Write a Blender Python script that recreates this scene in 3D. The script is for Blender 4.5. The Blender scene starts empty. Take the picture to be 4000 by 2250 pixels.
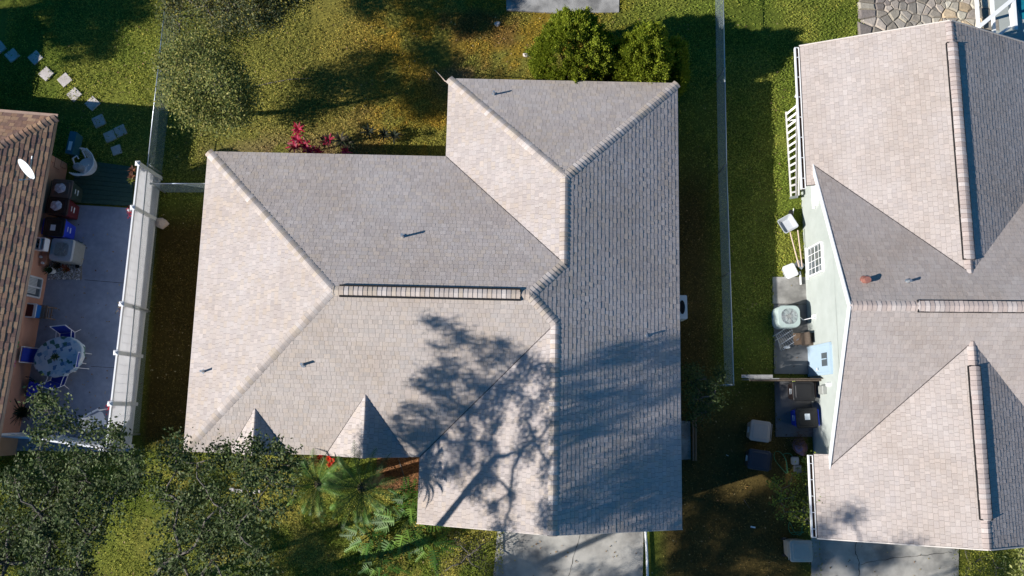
import bpy, math, random
import numpy as np
from mathutils import Vector
R = math.radians
# ------------------------------------------------------------------ camera, sky, sun, exposure
scn = bpy.context.scene
CAM_H, TILT, FPX = 29.0, 8.7, 3130.0          # height (m), tilt (deg), focal length in pixels of a 4000 px wide frame
cd = bpy.data.cameras.new('camera'); cam = bpy.data.objects.new('camera', cd); scn.collection.objects.link(cam)
cam.location = (0, 0, CAM_H); cam.rotation_euler = (R(TILT), 0, 0)
cd.sensor_width = 36; cd.lens = FPX / 4000 * 36; cd.clip_start = 0.5; cd.clip_end = 1000
scn.camera = cam
SUN_EL = 31.8; SUN_DIR = Vector((-0.961, -0.276, 0)).normalized()      # the direction the sun stands in
w = bpy.data.worlds.new('World'); scn.world = w; w.use_nodes = True
nt = w.node_tree; sky = nt.nodes.new('ShaderNodeTexSky'); sky.sky_type = 'NISHITA'; sky.sun_disc = False
sky.sun_elevation = R(SUN_EL); sky.sun_rotation = math.atan2(SUN_DIR.x, SUN_DIR.y); sky.air_density = 1.0; sky.dust_density = 0.4; sky.ozone_density = 1.5
bgn = nt.nodes['Background']; bgn.inputs[1].default_value = 0.06
hs = nt.nodes.new('ShaderNodeHueSaturation'); hs.inputs['Saturation'].default_value = 1.75; nt.links.new(sky.outputs[0], hs.inputs['Color']); nt.links.new(hs.outputs[0], bgn.inputs[0])   # the deep blue of a very clear winter sky
sl = bpy.data.lights.new('sun', 'SUN'); sl.energy = 4.4; sl.angle = R(0.55); sl.color = (1.0, 0.955, 0.90)
so = bpy.data.objects.new('sun', sl); scn.collection.objects.link(so)
sv = Vector((SUN_DIR.x * math.cos(R(SUN_EL)), SUN_DIR.y * math.cos(R(SUN_EL)), math.sin(R(SUN_EL))))
so.rotation_euler = sv.to_track_quat('Z', 'Y').to_euler(); so.location = sv * 60
scn.view_settings.view_transform = 'Standard'; scn.view_settings.look = 'None'; scn.view_settings.gamma = 1
scn.view_settings.exposure = 0.66
scn.cycles.max_bounces = 6; scn.cycles.transparent_max_bounces = 6

# ------------------------------------------------------------------ pixel -> place (a photo pixel at a known height)
ct, st = math.cos(R(TILT)), math.sin(R(TILT))
def ray(px, py):
    x, y, z = (px - 2000) / FPX, -(py - 1125) / FPX, -1.0
    return Vector((x, ct * y - st * z, st * y + ct * z))
def at(px, py, z=0.0):
    d = ray(px, py); t = (z - CAM_H) / d.z
    return Vector((d.x * t, d.y * t, z))
def onplane(px, py, p0, n):
    d = ray(px, py); c = Vector((0, 0, CAM_H)); t = (Vector(p0) - c).dot(Vector(n)) / d.dot(Vector(n))
    return c + d * t

# ------------------------------------------------------------------ materials
def new_mat(name):
    m = bpy.data.materials.new(name); m.use_nodes = True; t = m.node_tree
    return m, t, t.nodes['Principled BSDF']
def N(t, typ, **kw):
    n = t.nodes.new(typ)
    for k, v in kw.items(): setattr(n, k, v)
    return n
def MAT(name, col=(1, 1, 1), rough=.8, var=.15, scale=6.0, bump=0.0, bscale=40., attr=False, metal=0., transl=0., spec=.3, stain=None, patch=None):
    m, t, b = new_mat(name); L = t.links
    b.inputs['Roughness'].default_value = rough; b.inputs['Metallic'].default_value = metal
    b.inputs['Specular IOR Level'].default_value = spec
    tc = N(t, 'ShaderNodeNewGeometry')
    rgb = N(t, 'ShaderNodeRGB'); rgb.outputs[0].default_value = (*col, 1); cur = rgb.outputs[0]
    if attr:
        a = N(t, 'ShaderNodeAttribute'); a.attribute_name = 'Col'
        mx = N(t, 'ShaderNodeMix', data_type='RGBA', blend_type='MULTIPLY'); mx.inputs[0].default_value = 1
        L.new(cur, mx.inputs[6]); L.new(a.outputs['Color'], mx.inputs[7]); cur = mx.outputs[2]
    if var > 0:
        no = N(t, 'ShaderNodeTexNoise'); no.inputs['Scale'].default_value = scale; no.inputs['Detail'].default_value = 6; no.inputs['Roughness'].default_value = .65
        L.new(tc.outputs['Position'], no.inputs['Vector'])
        mr = N(t, 'ShaderNodeMapRange'); mr.inputs[1].default_value = .25; mr.inputs[2].default_value = .75
        mr.inputs[3].default_value = 1 - var; mr.inputs[4].default_value = 1 + var; L.new(no.outputs['Fac'], mr.inputs[0])
        mx = N(t, 'ShaderNodeMix', data_type='RGBA', blend_type='MULTIPLY'); mx.inputs[0].default_value = 1
        L.new(cur, mx.inputs[6]); L.new(mr.outputs[0], mx.inputs[7]); cur = mx.outputs[2]
    if patch:                                       # broad faded / weathered patches
        sc_, am, tint = patch
        no = N(t, 'ShaderNodeTexNoise'); no.inputs['Scale'].default_value = sc_; no.inputs['Detail'].default_value = 7; no.inputs['Roughness'].default_value = .62
        L.new(tc.outputs['Position'], no.inputs['Vector'])
        mr = N(t, 'ShaderNodeMapRange'); mr.inputs[1].default_value = .38; mr.inputs[2].default_value = .66; mr.inputs[3].default_value = 0; mr.inputs[4].default_value = am; L.new(no.outputs['Fac'], mr.inputs[0])
        mx = N(t, 'ShaderNodeMix', data_type='RGBA', blend_type='MULTIPLY'); mx.inputs[7].default_value = (*tint, 1); L.new(mr.outputs[0], mx.inputs[0]); L.new(cur, mx.inputs[6]); cur = mx.outputs[2]
    if stain:
        sc_, col_, lo, hi = stain
        no = N(t, 'ShaderNodeTexNoise'); no.inputs['Scale'].default_value = sc_; no.inputs['Detail'].default_value = 8; no.inputs['Roughness'].default_value = .6
        L.new(tc.outputs['Position'], no.inputs['Vector'])
        mr = N(t, 'ShaderNodeMapRange'); mr.inputs[1].default_value = lo; mr.inputs[2].default_value = hi; L.new(no.outputs['Fac'], mr.inputs[0])
        mx = N(t, 'ShaderNodeMix', data_type='RGBA', blend_type='MIX'); mx.inputs[7].default_value = (*col_, 1)
        L.new(mr.outputs[0], mx.inputs[0]); L.new(cur, mx.inputs[6]); cur = mx.outputs[2]
    L.new(cur, b.inputs['Base Color'])
    if bump > 0:
        no = N(t, 'ShaderNodeTexNoise'); no.inputs['Scale'].default_value = bscale; no.inputs['Detail'].default_value = 4
        L.new(tc.outputs['Position'], no.inputs['Vector'])
        bp = N(t, 'ShaderNodeBump'); bp.inputs['Strength'].default_value = bump; bp.inputs['Distance'].default_value = .02
        L.new(no.outputs['Fac'], bp.inputs['Height']); L.new(bp.outputs[0], b.inputs['Normal'])
    if transl > 0:
        tr = N(t, 'ShaderNodeBsdfTranslucent'); L.new(cur, tr.inputs[0])
        ms = N(t, 'ShaderNodeMixShader'); ms.inputs[0].default_value = transl
        L.new(b.outputs[0], ms.inputs[1]); L.new(tr.outputs[0], ms.inputs[2]); L.new(ms.outputs[0], t.nodes['Material Output'].inputs[0])
    return m
m = {}
m['ground'] = MAT('ground_soil', (1, 1, 1), .95, .45, 14, .9, 30, attr=True, spec=.1)
m['grass'] = MAT('grass_blades', (1, 1, 1), .75, .1, 3, attr=True, transl=.25, spec=.15)
m['shingle'] = MAT('asphalt_shingle', (1.03, 1.0, .965), .95, .12, 38, .25, 160, attr=True, spec=.1, patch=(.5, .8, (.90, .855, .80)))
m['shingle_brown'] = MAT('brown_shingle', (1, 1, 1), .9, .22, 8, .3, 150, attr=True, spec=.15)
m['cap'] = MAT('ridge_shingle', (1.03, 1.0, .965), .95, .12, 20, .2, 120, attr=True, spec=.1)
m['underlay'] = MAT('roof_underlay', (.05, .045, .045), .95, .1)
m['white'] = MAT('white_paint', (.80, .80, .79), .5, .04, 3)
m['vinyl'] = MAT('white_vinyl', (.88, .88, .89), .45, .04, 2, transl=.55)
m['vinyl_solid'] = MAT('white_vinyl_cap', (.8, .8, .8), .45, .03, 2)
m['mint'] = MAT('mint_stucco', (.45, .485, .455), .9, .06, 2.5, .5, 60, patch=(1.3, .6, (.86, .88, .86)))
m['stucco'] = MAT('cream_stucco', (.5, .46, .40), .9, .08, 3, .3, 60)
m['terra'] = MAT('terracotta_stucco', (.58, .29, .19), .9, .08, 3, .3, 60)
m['fascia'] = MAT('beige_fascia', (.62, .56, .50), .7, .06, 3)
m['brownfascia'] = MAT('brown_fascia', (.36, .25, .19), .8, .15, 5)
m['concrete'] = MAT('old_concrete', (.33, .32, .30), .9, .3, 1.5, .4, 50, stain=(1.1, (.17, .165, .155), .45, .62))
m['concrete_lt'] = MAT('driveway_concrete', (.42, .40, .36), .9, .12, 2.0, .3, 60, stain=(.9, (.20, .19, .175), .42, .66))
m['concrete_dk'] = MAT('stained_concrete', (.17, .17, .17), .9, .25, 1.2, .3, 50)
m['patio'] = MAT('painted_patio', (.26, .305, .39), .75, .16, 5, .15, 90, patch=(.7, .8, (.70, .72, .76)))
m['deck'] = MAT('green_deck', (.035, .075, .055), .7, .3, 10)
m['paver'] = MAT('concrete_paver', (.58, .53, .50), .9, .12, 8, .2, 70, patch=(2.2, .8, (.72, .70, .66)))
m['rail'] = MAT('galvanised_steel', (.48, .52, .55), .35, .1, 20, metal=.7)
m['wire'] = MAT('galvanised_wire', (.42, .48, .50), .4, .05, 5, metal=.4)
m['leaf_oak'] = MAT('oak_leaves', (1, 1, 1), .6, 0, attr=True, transl=.25, spec=.25)
m['leaf_soft'] = MAT('soft_leaves', (1, 1, 1), .6, 0, attr=True, transl=.3, spec=.3)
m['leaf_gloss'] = MAT('glossy_leaves', (1, 1, 1), .5, 0, attr=True, transl=.25, spec=.3)
m['petal'] = MAT('petals', (1, 1, 1), .5, 0, attr=True, transl=.35)
m['bark'] = MAT('grey_bark', (.13, .115, .10), .95, .35, 12, .6, 40)
m['bark_dk'] = MAT('brown_bark', (.11, .085, .065), .95, .35, 12, .6, 40)
m['stone'] = MAT('field_stone', (1, 1, 1), .9, .25, 9, .7, 18, attr=True)
m['mortar'] = MAT('mortar', (.26, .235, .20), .95, .3, 9, .5, 40)
m['straw'] = MAT('straw', (1, 1, 1), .9, 0, attr=True)
m['dark'] = MAT('dark_void', (.012, .012, .013), .8, 0)
m['black'] = MAT('black_plastic', (.018, .018, .020), .45, .1, 9)
m['debris'] = MAT('leaf_litter', (.06, .035, .022), .95, .6, 22, .8, 40)
m['pebble'] = MAT('white_pebbles', (1, 1, 1), .6, .1, 20, attr=True)
m['glass'] = MAT('window_glass', (.10, .12, .13), .08, 0, spec=.8)
m['curtain'] = MAT('curtain', (.55, .55, .52), .8, .1, 8)
def plastic(n, c, r=.45): return MAT(n, c, r, .06, 7)
m['bin_blue'] = plastic('blue_plastic', (.02, .05, .55)); m['bin_red'] = plastic('maroon_plastic', (.11, .018, .02))
m['bin_green'] = plastic('green_plastic', (.035, .055, .045)); m['bin_brown'] = plastic('brown_plastic', (.035, .022, .02))
m['bin_grey'] = plastic('taupe_plastic', (.34, .29, .26), .6); m['bin_navy'] = plastic('navy_plastic', (.03, .035, .05))
m['bin_beige'] = plastic('beige_plastic', (.55, .46, .38), .6); m['lid_brown'] = plastic('lid_brown', (.13, .095, .08))
m['paper'] = MAT('paper_label', (.70, .76, .80), .6, .1, 40)
m['plastic_bag'] = MAT('clear_bag', (.45, .46, .55), .3, .4, 14)
m['acbody'] = MAT('ac_metal', (.30, .31, .29), .5, .06, 9); m['actop'] = MAT('ac_top', (.42, .44, .46), .45, .05, 5)
m['acgreen'] = MAT('ac_pale_green', (.42, .50, .47), .5, .08, 4)
m['sling'] = MAT('blue_sling', (.012, .035, .30), .7, .12, 18); m['tube'] = MAT('white_tube', (.75, .76, .78), .4, .03, 5)
m['cooler'] = plastic('cooler_blue', (.02, .16, .50)); m['cooler_in'] = plastic('maroon_lid', (.08, .02, .02))
m['wood'] = MAT('worn_wood', (.22, .15, .10), .85, .25, 14); m['wood_grey'] = MAT('grey_wood', (.30, .29, .28), .9, .2, 12)
m['dish'] = MAT('dish_paint', (.72, .76, .77), .35, .04, 4)
m['water'] = MAT('pool_water', (.012, .17, .22), .06, .5, 3, .35, 5, spec=.6)
m['pooldeck'] = MAT('pool_deck', (.36, .38, .35), .85, .08, 3)
m['alu'] = MAT('aluminium', (.72, .70, .68), .5, .08, 10, metal=.15)
m['tub'] = plastic('grey_tub', (.42, .44, .46), .4); m['palewood'] = MAT('pale_wood', (.60, .47, .38), .7, .12, 12)
m['hose'] = plastic('green_hose', (.06, .24, .12)); m['terracotta'] = MAT('clay', (.26, .10, .06), .85, .15, 12)
m['blue_t'] = plastic('blue_panel', (.05, .16, .21)); m['rust'] = MAT('rust_metal', (.30, .13, .10), .7, .2, 14)
m['door'] = MAT('blue_white_door', (.40, .52, .62), .5, .05, 4)

# ------------------------------------------------------------------ mesh builder
col = scn.collection
ORG = {}
def tag(o, label=None, cat=None, group=None, kind=None):
    if label: o['label'] = label
    if cat: o['category'] = cat
    if group: o['group'] = group
    if kind: o['kind'] = kind
    return o
def thing(name, loc, label, cat, group=None, rz=0, world=False):
    o = bpy.data.objects.new(name, None); col.objects.link(o); o.empty_display_size = .2
    o.location = loc; o.rotation_euler = (0, 0, rz); tag(o, label, cat, group)
    ORG[o] = Vector(loc) if world else Vector((0, 0, 0))
    return o
class MB:
    def __init__(s): s.v = []; s.f = []; s.c = []
    def add(s, vs, fs, c=None):
        o = len(s.v); s.v += [tuple(p) for p in vs]
        for f in fs: s.f.append(tuple(i + o for i in f)); s.c.append(c or (1, 1, 1))
    def box(s, a, b, c=None):
        x0, y0, z0 = a; x1, y1, z1 = b
        s.add([(x0,y0,z0),(x1,y0,z0),(x1,y1,z0),(x0,y1,z0),(x0,y0,z1),(x1,y0,z1),(x1,y1,z1),(x0,y1,z1)],
              [(3,2,1,0),(4,5,6,7),(0,1,5,4),(1,2,6,5),(2,3,7,6),(3,0,4,7)], c)
    def bar(s, p, q, w, h=None, up=(0, 0, 1), c=None):
        h = h or w; p = Vector(p); q = Vector(q); d = (q - p).normalized(); u = Vector(up)
        if abs(d.dot(u)) > .98: u = Vector((0, 1, 0))
        sd = d.cross(u).normalized(); u = sd.cross(d).normalized()
        vs = []
        for e in (p, q):
            for a, b in ((-1,-1),(1,-1),(1,1),(-1,1)): vs.append(e + sd * a * w / 2 + u * b * h / 2)
        s.add(vs, [(0,1,2,3),(7,6,5,4),(0,4,5,1),(1,5,6,2),(2,6,7,3),(3,7,4,0)], c)
    def tube(s, pts, rad, n=8, c=None, cap=True):
        pts = [Vector(p) for p in pts]
        rs = rad if isinstance(rad, (list, tuple)) else [rad] * len(pts)
        vs = []
        for i, p in enumerate(pts):
            d = (pts[min(i + 1, len(pts) - 1)] - pts[max(i - 1, 0)]).normalized()
            u = Vector((0, 0, 1)) if abs(d.z) < .9 else Vector((1, 0, 0))
            a = d.cross(u).normalized(); b = a.cross(d).normalized()
            for k in range(n):
                t = 2 * math.pi * k / n; vs.append(p + (a * math.cos(t) + b * math.sin(t)) * rs[i])
        fs = [(i*n+k, i*n+(k+1) % n, (i+1)*n+(k+1) % n, (i+1)*n+k) for i in range(len(pts)-1) for k in range(n)]
        if cap: fs += [tuple(range(n))[::-1], tuple(range((len(pts)-1)*n, len(pts)*n))]
        s.add(vs, fs, c)
    def prism(s, poly, z0, z1, c=None, top=None):
        n = len(poly); t = top or poly
        s.add([(p[0], p[1], z0) for p in poly] + [(p[0], p[1], z1) for p in t],
              [tuple(range(n))[::-1], tuple(range(n, 2*n))] + [(i, (i+1) % n, n+(i+1) % n, n+i) for i in range(n)], c)
    def loft(s, rings, c=None, caps=True):
        n = len(rings[0]); vs = [p for r in rings for p in r]
        fs = [(i*n+k, i*n+(k+1) % n, (i+1)*n+(k+1) % n, (i+1)*n+k) for i in range(len(rings)-1) for k in range(n)]
        if caps: fs += [tuple(range(n))[::-1], tuple(range((len(rings)-1)*n, len(rings)*n))]
        s.add(vs, fs, c)
    def build(s, name, mat, parent=None, smooth=False, label=None):
        me = bpy.data.meshes.new(name); off = Vector((0, 0, 0)); p = parent
        if parent is not None: off = ORG.get(parent, Vector((0, 0, 0)))
        me.from_pydata([(a - off.x, b - off.y, c_ - off.z) for a, b, c_ in s.v], [], s.f)
        me.materials.append(mat)
        at_ = me.color_attributes.new('Col', 'FLOAT_COLOR', 'CORNER')
        arr = np.ones((len(me.loops), 4), np.float32); k = 0
        cnt = np.array([len(f) for f in s.f]); cc = np.array(s.c, np.float32).reshape(-1, 3)
        arr[:, :3] = np.repeat(cc, cnt, axis=0); at_.data.foreach_set('color', arr.ravel())
        if smooth: me.polygons.foreach_set('use_smooth', [True] * len(me.polygons))
        o = bpy.data.objects.new(name, me); col.objects.link(o)
        if parent is not None: o.parent = parent; ORG[o] = off
        if label: o['label'] = label
        return o
def mesh_np(name, V, k, C, mat, parent=None, smooth=False):
    """V: (n*k,3) vertices in faces of k corners; C: (n,3) face colours."""
    V = np.asarray(V, np.float32).reshape(-1, 3); n = len(V) // k
    off = ORG.get(parent, Vector((0, 0, 0))) if parent is not None else Vector((0, 0, 0))
    V = V - np.array(off, np.float32)
    me = bpy.data.meshes.new(name); me.vertices.add(n*k); me.vertices.foreach_set('co', V.ravel())
    me.loops.add(n*k); me.loops.foreach_set('vertex_index', np.arange(n*k, dtype=np.int32))
    me.polygons.add(n); me.polygons.foreach_set('loop_start', np.arange(0, n*k, k, dtype=np.int32))
    me.polygons.foreach_set('loop_total', np.full(n, k, np.int32))
    me.update(calc_edges=True); me.materials.append(mat)
    a = me.color_attributes.new('Col', 'FLOAT_COLOR', 'CORNER'); arr = np.ones((n*k, 4), np.float32)
    arr[:, :3] = np.repeat(np.asarray(C, np.float32), k, axis=0); a.data.foreach_set('color', arr.ravel())
    o = bpy.data.objects.new(name, me); col.objects.link(o)
    if parent is not None: o.parent = parent; ORG[o] = off
    return o
def copy_tree(o, parent=None):
    c = o.copy(); col.objects.link(c); c.parent = parent
    for ch in list(o.children): copy_tree(ch, c)
    return c
def rrect(w, d, r, z, n=4, cx=0, cy=0):
    pts = []
    for sx, sy, a0 in ((1, 1, 0), (-1, 1, 90), (-1, -1, 180), (1, -1, 270)):
        for i in range(n + 1):
            a = R(a0 + 90 * i / n); pts.append((cx + sx*(w/2 - r) + r*math.cos(a), cy + sy*(d/2 - r) + r*math.sin(a), z))
    return pts
def ell(rx, ry, z, n=20, cx=0, cy=0): return [(cx + rx*math.cos(2*math.pi*i/n), cy + ry*math.sin(2*math.pi*i/n), z) for i in range(n)]
rs = np.random.RandomState(7); random.seed(7)
# lattice noise for colour zones
_lat = np.random.RandomState(3).rand(64, 64)
def vnoise(x, y, s):
    x = np.asarray(x) * s + 100; y = np.asarray(y) * s + 100
    xi = np.floor(x).astype(int); yi = np.floor(y).astype(int); fx = x - xi; fy = y - yi
    fx = fx*fx*(3-2*fx); fy = fy*fy*(3-2*fy); g = lambda a, b: _lat[a % 64, b % 64]
    return (g(xi, yi)*(1-fx) + g(xi+1, yi)*fx)*(1-fy) + (g(xi, yi+1)*(1-fx) + g(xi+1, yi+1)*fx)*fy
def fbm(x, y, s): return (vnoise(x, y, s) + .5*vnoise(x+7, y+3, s*2.1) + .25*vnoise(x+1, y+9, s*4.3) + .12*vnoise(x, y, s*9))/1.87

# ------------------------------------------------------------------ SETTING: ground
def sstep(a, b, x): t = np.clip((x-a)/(b-a), 0, 1); return t*t*(3-2*t)
def gcol(x, y):
    x = np.asarray(x, float); y = np.asarray(y, float); n = fbm(x, y, .55)[..., None]; n2 = fbm(x+31, y+5, 1.7)[..., None]
    green = np.array([.082, .105, .020]); lite = np.array([.125, .135, .030]); olive = np.array([.130, .118, .030])
    orange = np.array([.175, .110, .018]); dirt = np.array([.13, .09, .060]); rust = np.array([.115, .060, .022])
    c = green*(1-sstep(.35, .65, n)) + lite*sstep(.35, .65, n)
    back = (sstep(-9.5, -5, x)*(1-sstep(2.5, 5.5, x))*sstep(8, 9.5, y))[..., None]           # patchy dry back lawn
    dry = orange*sstep(.35, .6, n2) + olive*(1-sstep(.35, .6, n2)); dry = dry*(1-sstep(.56, .72, n)) + rust*sstep(.56, .72, n)
    c = c*(1-back*.85) + dry*back*.85
    bl = (sstep(-12.6, -11.5, x)*(1-sstep(-6.5, -4, x))*sstep(8, 9.5, y))[..., None]         # tan, thin lawn under the small tree
    tan = olive*.6 + np.array([.18, .15, .06])*.4
    c = c*(1-bl*.6) + tan*bl*.6
    d2 = (np.exp(-((x+8)**2/9 + (y-9.4)**2/.8)) + np.exp(-((x+1.8)**2/1.2+(y-12.4)**2/.8)))[..., None]*sstep(.3, .6, n2)
    c = c*(1-np.clip(d2, 0, .9)) + dirt*np.clip(d2, 0, .9)
    sd = np.maximum(sstep(5.2, 5.9, x)*(1-sstep(9.6, 11, x))*(1-sstep(-1, 2.5, y)), sstep(4.8, 5.6, x)*(1-sstep(6.8, 8, x))*(1-sstep(7, 11, y)))[..., None]            # bare strip between the houses, soil colour darkened further to deepen its shade
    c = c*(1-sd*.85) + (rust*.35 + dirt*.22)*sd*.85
    wd = (sstep(-13.4, -13, x)*(1-sstep(-10.8, -10.2, x))*(1-sstep(6.5, 8, y))*sstep(-1.8, -.8, y))[..., None]  # soil strip between fence and house, colour darkened to deepen the shade there
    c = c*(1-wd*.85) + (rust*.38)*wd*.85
    fr = (sstep(-14, -12, x)*(1-sstep(0, 3, x))*(1-sstep(-2.5, -1.2, y)))[..., None]*sstep(.40, .6, n2)
    c = c*(1-fr*.6) + np.array([.20, .165, .05])*fr*.6
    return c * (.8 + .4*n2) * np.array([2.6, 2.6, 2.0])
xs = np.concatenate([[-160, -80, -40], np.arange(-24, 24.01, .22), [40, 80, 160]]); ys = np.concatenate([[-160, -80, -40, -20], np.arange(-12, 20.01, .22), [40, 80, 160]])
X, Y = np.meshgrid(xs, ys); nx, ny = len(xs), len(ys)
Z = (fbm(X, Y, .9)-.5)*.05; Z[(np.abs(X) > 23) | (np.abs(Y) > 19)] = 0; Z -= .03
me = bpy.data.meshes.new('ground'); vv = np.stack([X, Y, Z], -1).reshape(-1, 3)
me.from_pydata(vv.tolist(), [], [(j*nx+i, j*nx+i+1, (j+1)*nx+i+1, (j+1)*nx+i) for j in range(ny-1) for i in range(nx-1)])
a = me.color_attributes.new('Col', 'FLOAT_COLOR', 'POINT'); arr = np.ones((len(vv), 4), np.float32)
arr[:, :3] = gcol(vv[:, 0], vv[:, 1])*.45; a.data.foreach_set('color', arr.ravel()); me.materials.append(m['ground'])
go = bpy.data.objects.new('ground', me); col.objects.link(go); tag(go, kind='structure')
def slab(name, poly, z1, mat, z0=-.06, crack=None):
    b = MB(); b.prism([(p[0], p[1]) for p in poly], z0, z1); o = b.build(name, mat); tag(o, kind='structure'); return o

# ------------------------------------------------------------------ roof machinery
def soft(pal, k):
    mu = [sum(c[i] for c in pal)/len(pal) for i in range(3)]; return [tuple(mu[i]+(c[i]-mu[i])*k for i in range(3)) for c in pal]
def clip(poly, cpoly):
    """Sutherland-Hodgman against a convex CCW polygon."""
    out = poly
    for i in range(len(cpoly)):
        a = cpoly[i]; b = cpoly[(i+1) % len(cpoly)]; inp = out; out = []
        if not inp: return []
        ex, ey = b[0]-a[0], b[1]-a[1]
        def side(p): return ex*(p[1]-a[1]) - ey*(p[0]-a[0])
        for j in range(len(inp)):
            p, q = inp[j], inp[(j+1) % len(inp)]; sp, sq = side(p), side(q)
            if sp >= -1e-9: out.append(p)
            if (sp > 1e-9 and sq < -1e-9) or (sp < -1e-9 and sq > 1e-9):
                t = sp/(sp-sq); out.append((p[0]+(q[0]-p[0])*t, p[1]+(q[1]-p[1])*t))
    return out
def ccw(poly):
    A = sum(poly[i][0]*poly[(i+1) % len(poly)][1]-poly[(i+1) % len(poly)][0]*poly[i][1] for i in range(len(poly)))
    return poly if A > 0 else poly[::-1]
class Frame:
    def __init__(s, org, deg): s.o = org; s.c = math.cos(R(deg)); s.s = math.sin(R(deg))
    def __call__(s, u, v, z): return (s.o[0]+u*s.c-v*s.s, s.o[1]+u*s.s+v*s.c, z)
def shingles(tb, base, fr, polys, eo, ed, up, z0, p, palette, expo=.131, wmin=.10, wmax=.22, thick=(.0085, .0135), seed=1, tint=1.0):
    """polys: convex plan polygons of ONE slope; eo: a point on its eave line, ed: unit along the eave, up: unit uphill (plan)."""
    rn = random.Random(seed)
    loc = [ccw([((q[0]-eo[0])*ed[0]+(q[1]-eo[1])*ed[1], (q[0]-eo[0])*up[0]+(q[1]-eo[1])*up[1]) for q in P]) for P in polys]
    def W(a, d, h): return fr(eo[0]+ed[0]*a+up[0]*d, eo[1]+ed[1]*a+up[1]*d, z0+p*d+h)
    for P in loc:
        base.add([W(a, d, 0) for a, d in P], [tuple(range(len(P)))])
        base.add([W(a, d, -.12) for a, d in P], [tuple(range(len(P)))[::-1]])
    amin = min(q[0] for P in loc for q in P); amax = max(q[0] for P in loc for q in P); dmax = max(q[1] for P in loc for q in P)
    k = 0
    while k*expo < dmax:
        a = amin - rn.random()*.3; hi = rn.random() < .5
        while a < amax:
            wd = rn.uniform(wmin, wmax); hi = not hi if rn.random() < .85 else hi
            t = thick[1]*rn.uniform(.8, 1.1) if hi else thick[0]*rn.uniform(.8, 1.3)
            g = .0028; jag = rn.uniform(-.003, .003)+(-.005 if hi else .003); d0, d1 = k*expo+jag, (k+1)*expo+.012
            if k == 0: d0 = 0
            bc = rn.choice(palette); f = tint*rn.uniform(.94, 1.05)*(1.0 if hi else .97); cc = (bc[0]*f, bc[1]*f, bc[2]*f)
            quad = [(a+g, d0), (a+wd-g, d0), (a+wd-g, d1), (a+g, d1)]
            for P in loc:
                q = clip(quad, P)
                if len(q) < 3: continue
                n = len(q); hs = [.004+t*(1-.75*(y-d0)/(d1-d0)) for _, y in q]
                tb.add([W(x, y, h) for (x, y), h in zip(q, hs)], [tuple(range(n))], cc)
                myy = sum(y for _, y in q)/n; ew = .0 if rn.random() < .25 else .007      # butt edge splayed outward and coloured dark as a painted shadow line
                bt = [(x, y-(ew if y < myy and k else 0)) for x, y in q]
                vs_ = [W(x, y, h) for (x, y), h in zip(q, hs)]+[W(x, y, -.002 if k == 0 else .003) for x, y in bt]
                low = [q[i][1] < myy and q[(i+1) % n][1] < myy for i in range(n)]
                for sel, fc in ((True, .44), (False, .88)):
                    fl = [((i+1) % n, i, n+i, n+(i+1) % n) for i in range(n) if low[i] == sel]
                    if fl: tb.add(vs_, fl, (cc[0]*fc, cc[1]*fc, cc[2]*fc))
            a += wd
        k += 1
def caps(b, p0, p1, drop, pal, width=.15, step=.145, lift=.003, seed=0, arch=.009):
    """overlapping cap shingles along a ridge or hip; drop = fall of the cap per metre sideways."""
    rn = random.Random(seed); p0 = Vector(p0); p1 = Vector(p1); L = (p1-p0).length; d = (p1-p0)/L
    sd = Vector((d.y, -d.x, 0)).normalized(); n = int(L/step)
    for i in range(n+1):
        a = p0+d*min(i*step, L); e = p0+d*min((i+1)*step+.03, L+.02)
        if (e-a).length < .02: continue
        c = rn.choice(pal); f = rn.uniform(.88, 1.10); c = (c[0]*f, c[1]*f, c[2]*f); vs = []
        wj = width*rn.uniform(.96, 1.04)
        for q, th in ((a, .022), (e, .004)):
            for k in range(-3, 4):
                t = k/3; z = -drop*abs(t)*wj*(abs(t)*.35+.65) + arch*(1-t*t)+th+lift
                vs.append(q+sd*t*wj+Vector((0, 0, z)))
        for k in range(-3, 4):
            t = k/3; vs.append(a+sd*t*wj+Vector((0, 0, -drop*abs(t)*wj*(abs(t)*.35+.65)-.01)))
        for k in range(14, 21): vs[k] = vs[k]-d*.026
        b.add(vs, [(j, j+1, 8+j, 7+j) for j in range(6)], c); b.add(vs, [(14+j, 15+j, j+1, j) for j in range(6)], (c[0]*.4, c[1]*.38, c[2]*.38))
        b.add([vs[0], vs[7], vs[14], vs[7]+Vector((0, 0, -.03))], [(0, 1, 3, 2)], c); b.add([vs[6], vs[13], vs[20], vs[13]+Vector((0, 0, -.03))], [(0, 2, 3, 1)], c)
def vent_pipe(parent, top, h, r, mat, lab):
    b = MB(); p = Vector(top); b.tube([p-Vector((0, 0, .1)), p+Vector((0, 0, h))], r, 12); b.tube([p-Vector((0, 0, .10)), p+Vector((0, 0, .05))], [r*2.2, r*1.15], 12)
    b.tube([p+Vector((0, 0, h)), p+Vector((0, 0, h+.015))], r*1.12, 12); b.tube([p-Vector((0, 0, .07)), p+Vector((0, 0, .012))], [r*1.2+.055, r*1.2+.04], 14)
    o = b.build('vent_pipe', mat, parent, label=lab); return o

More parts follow.
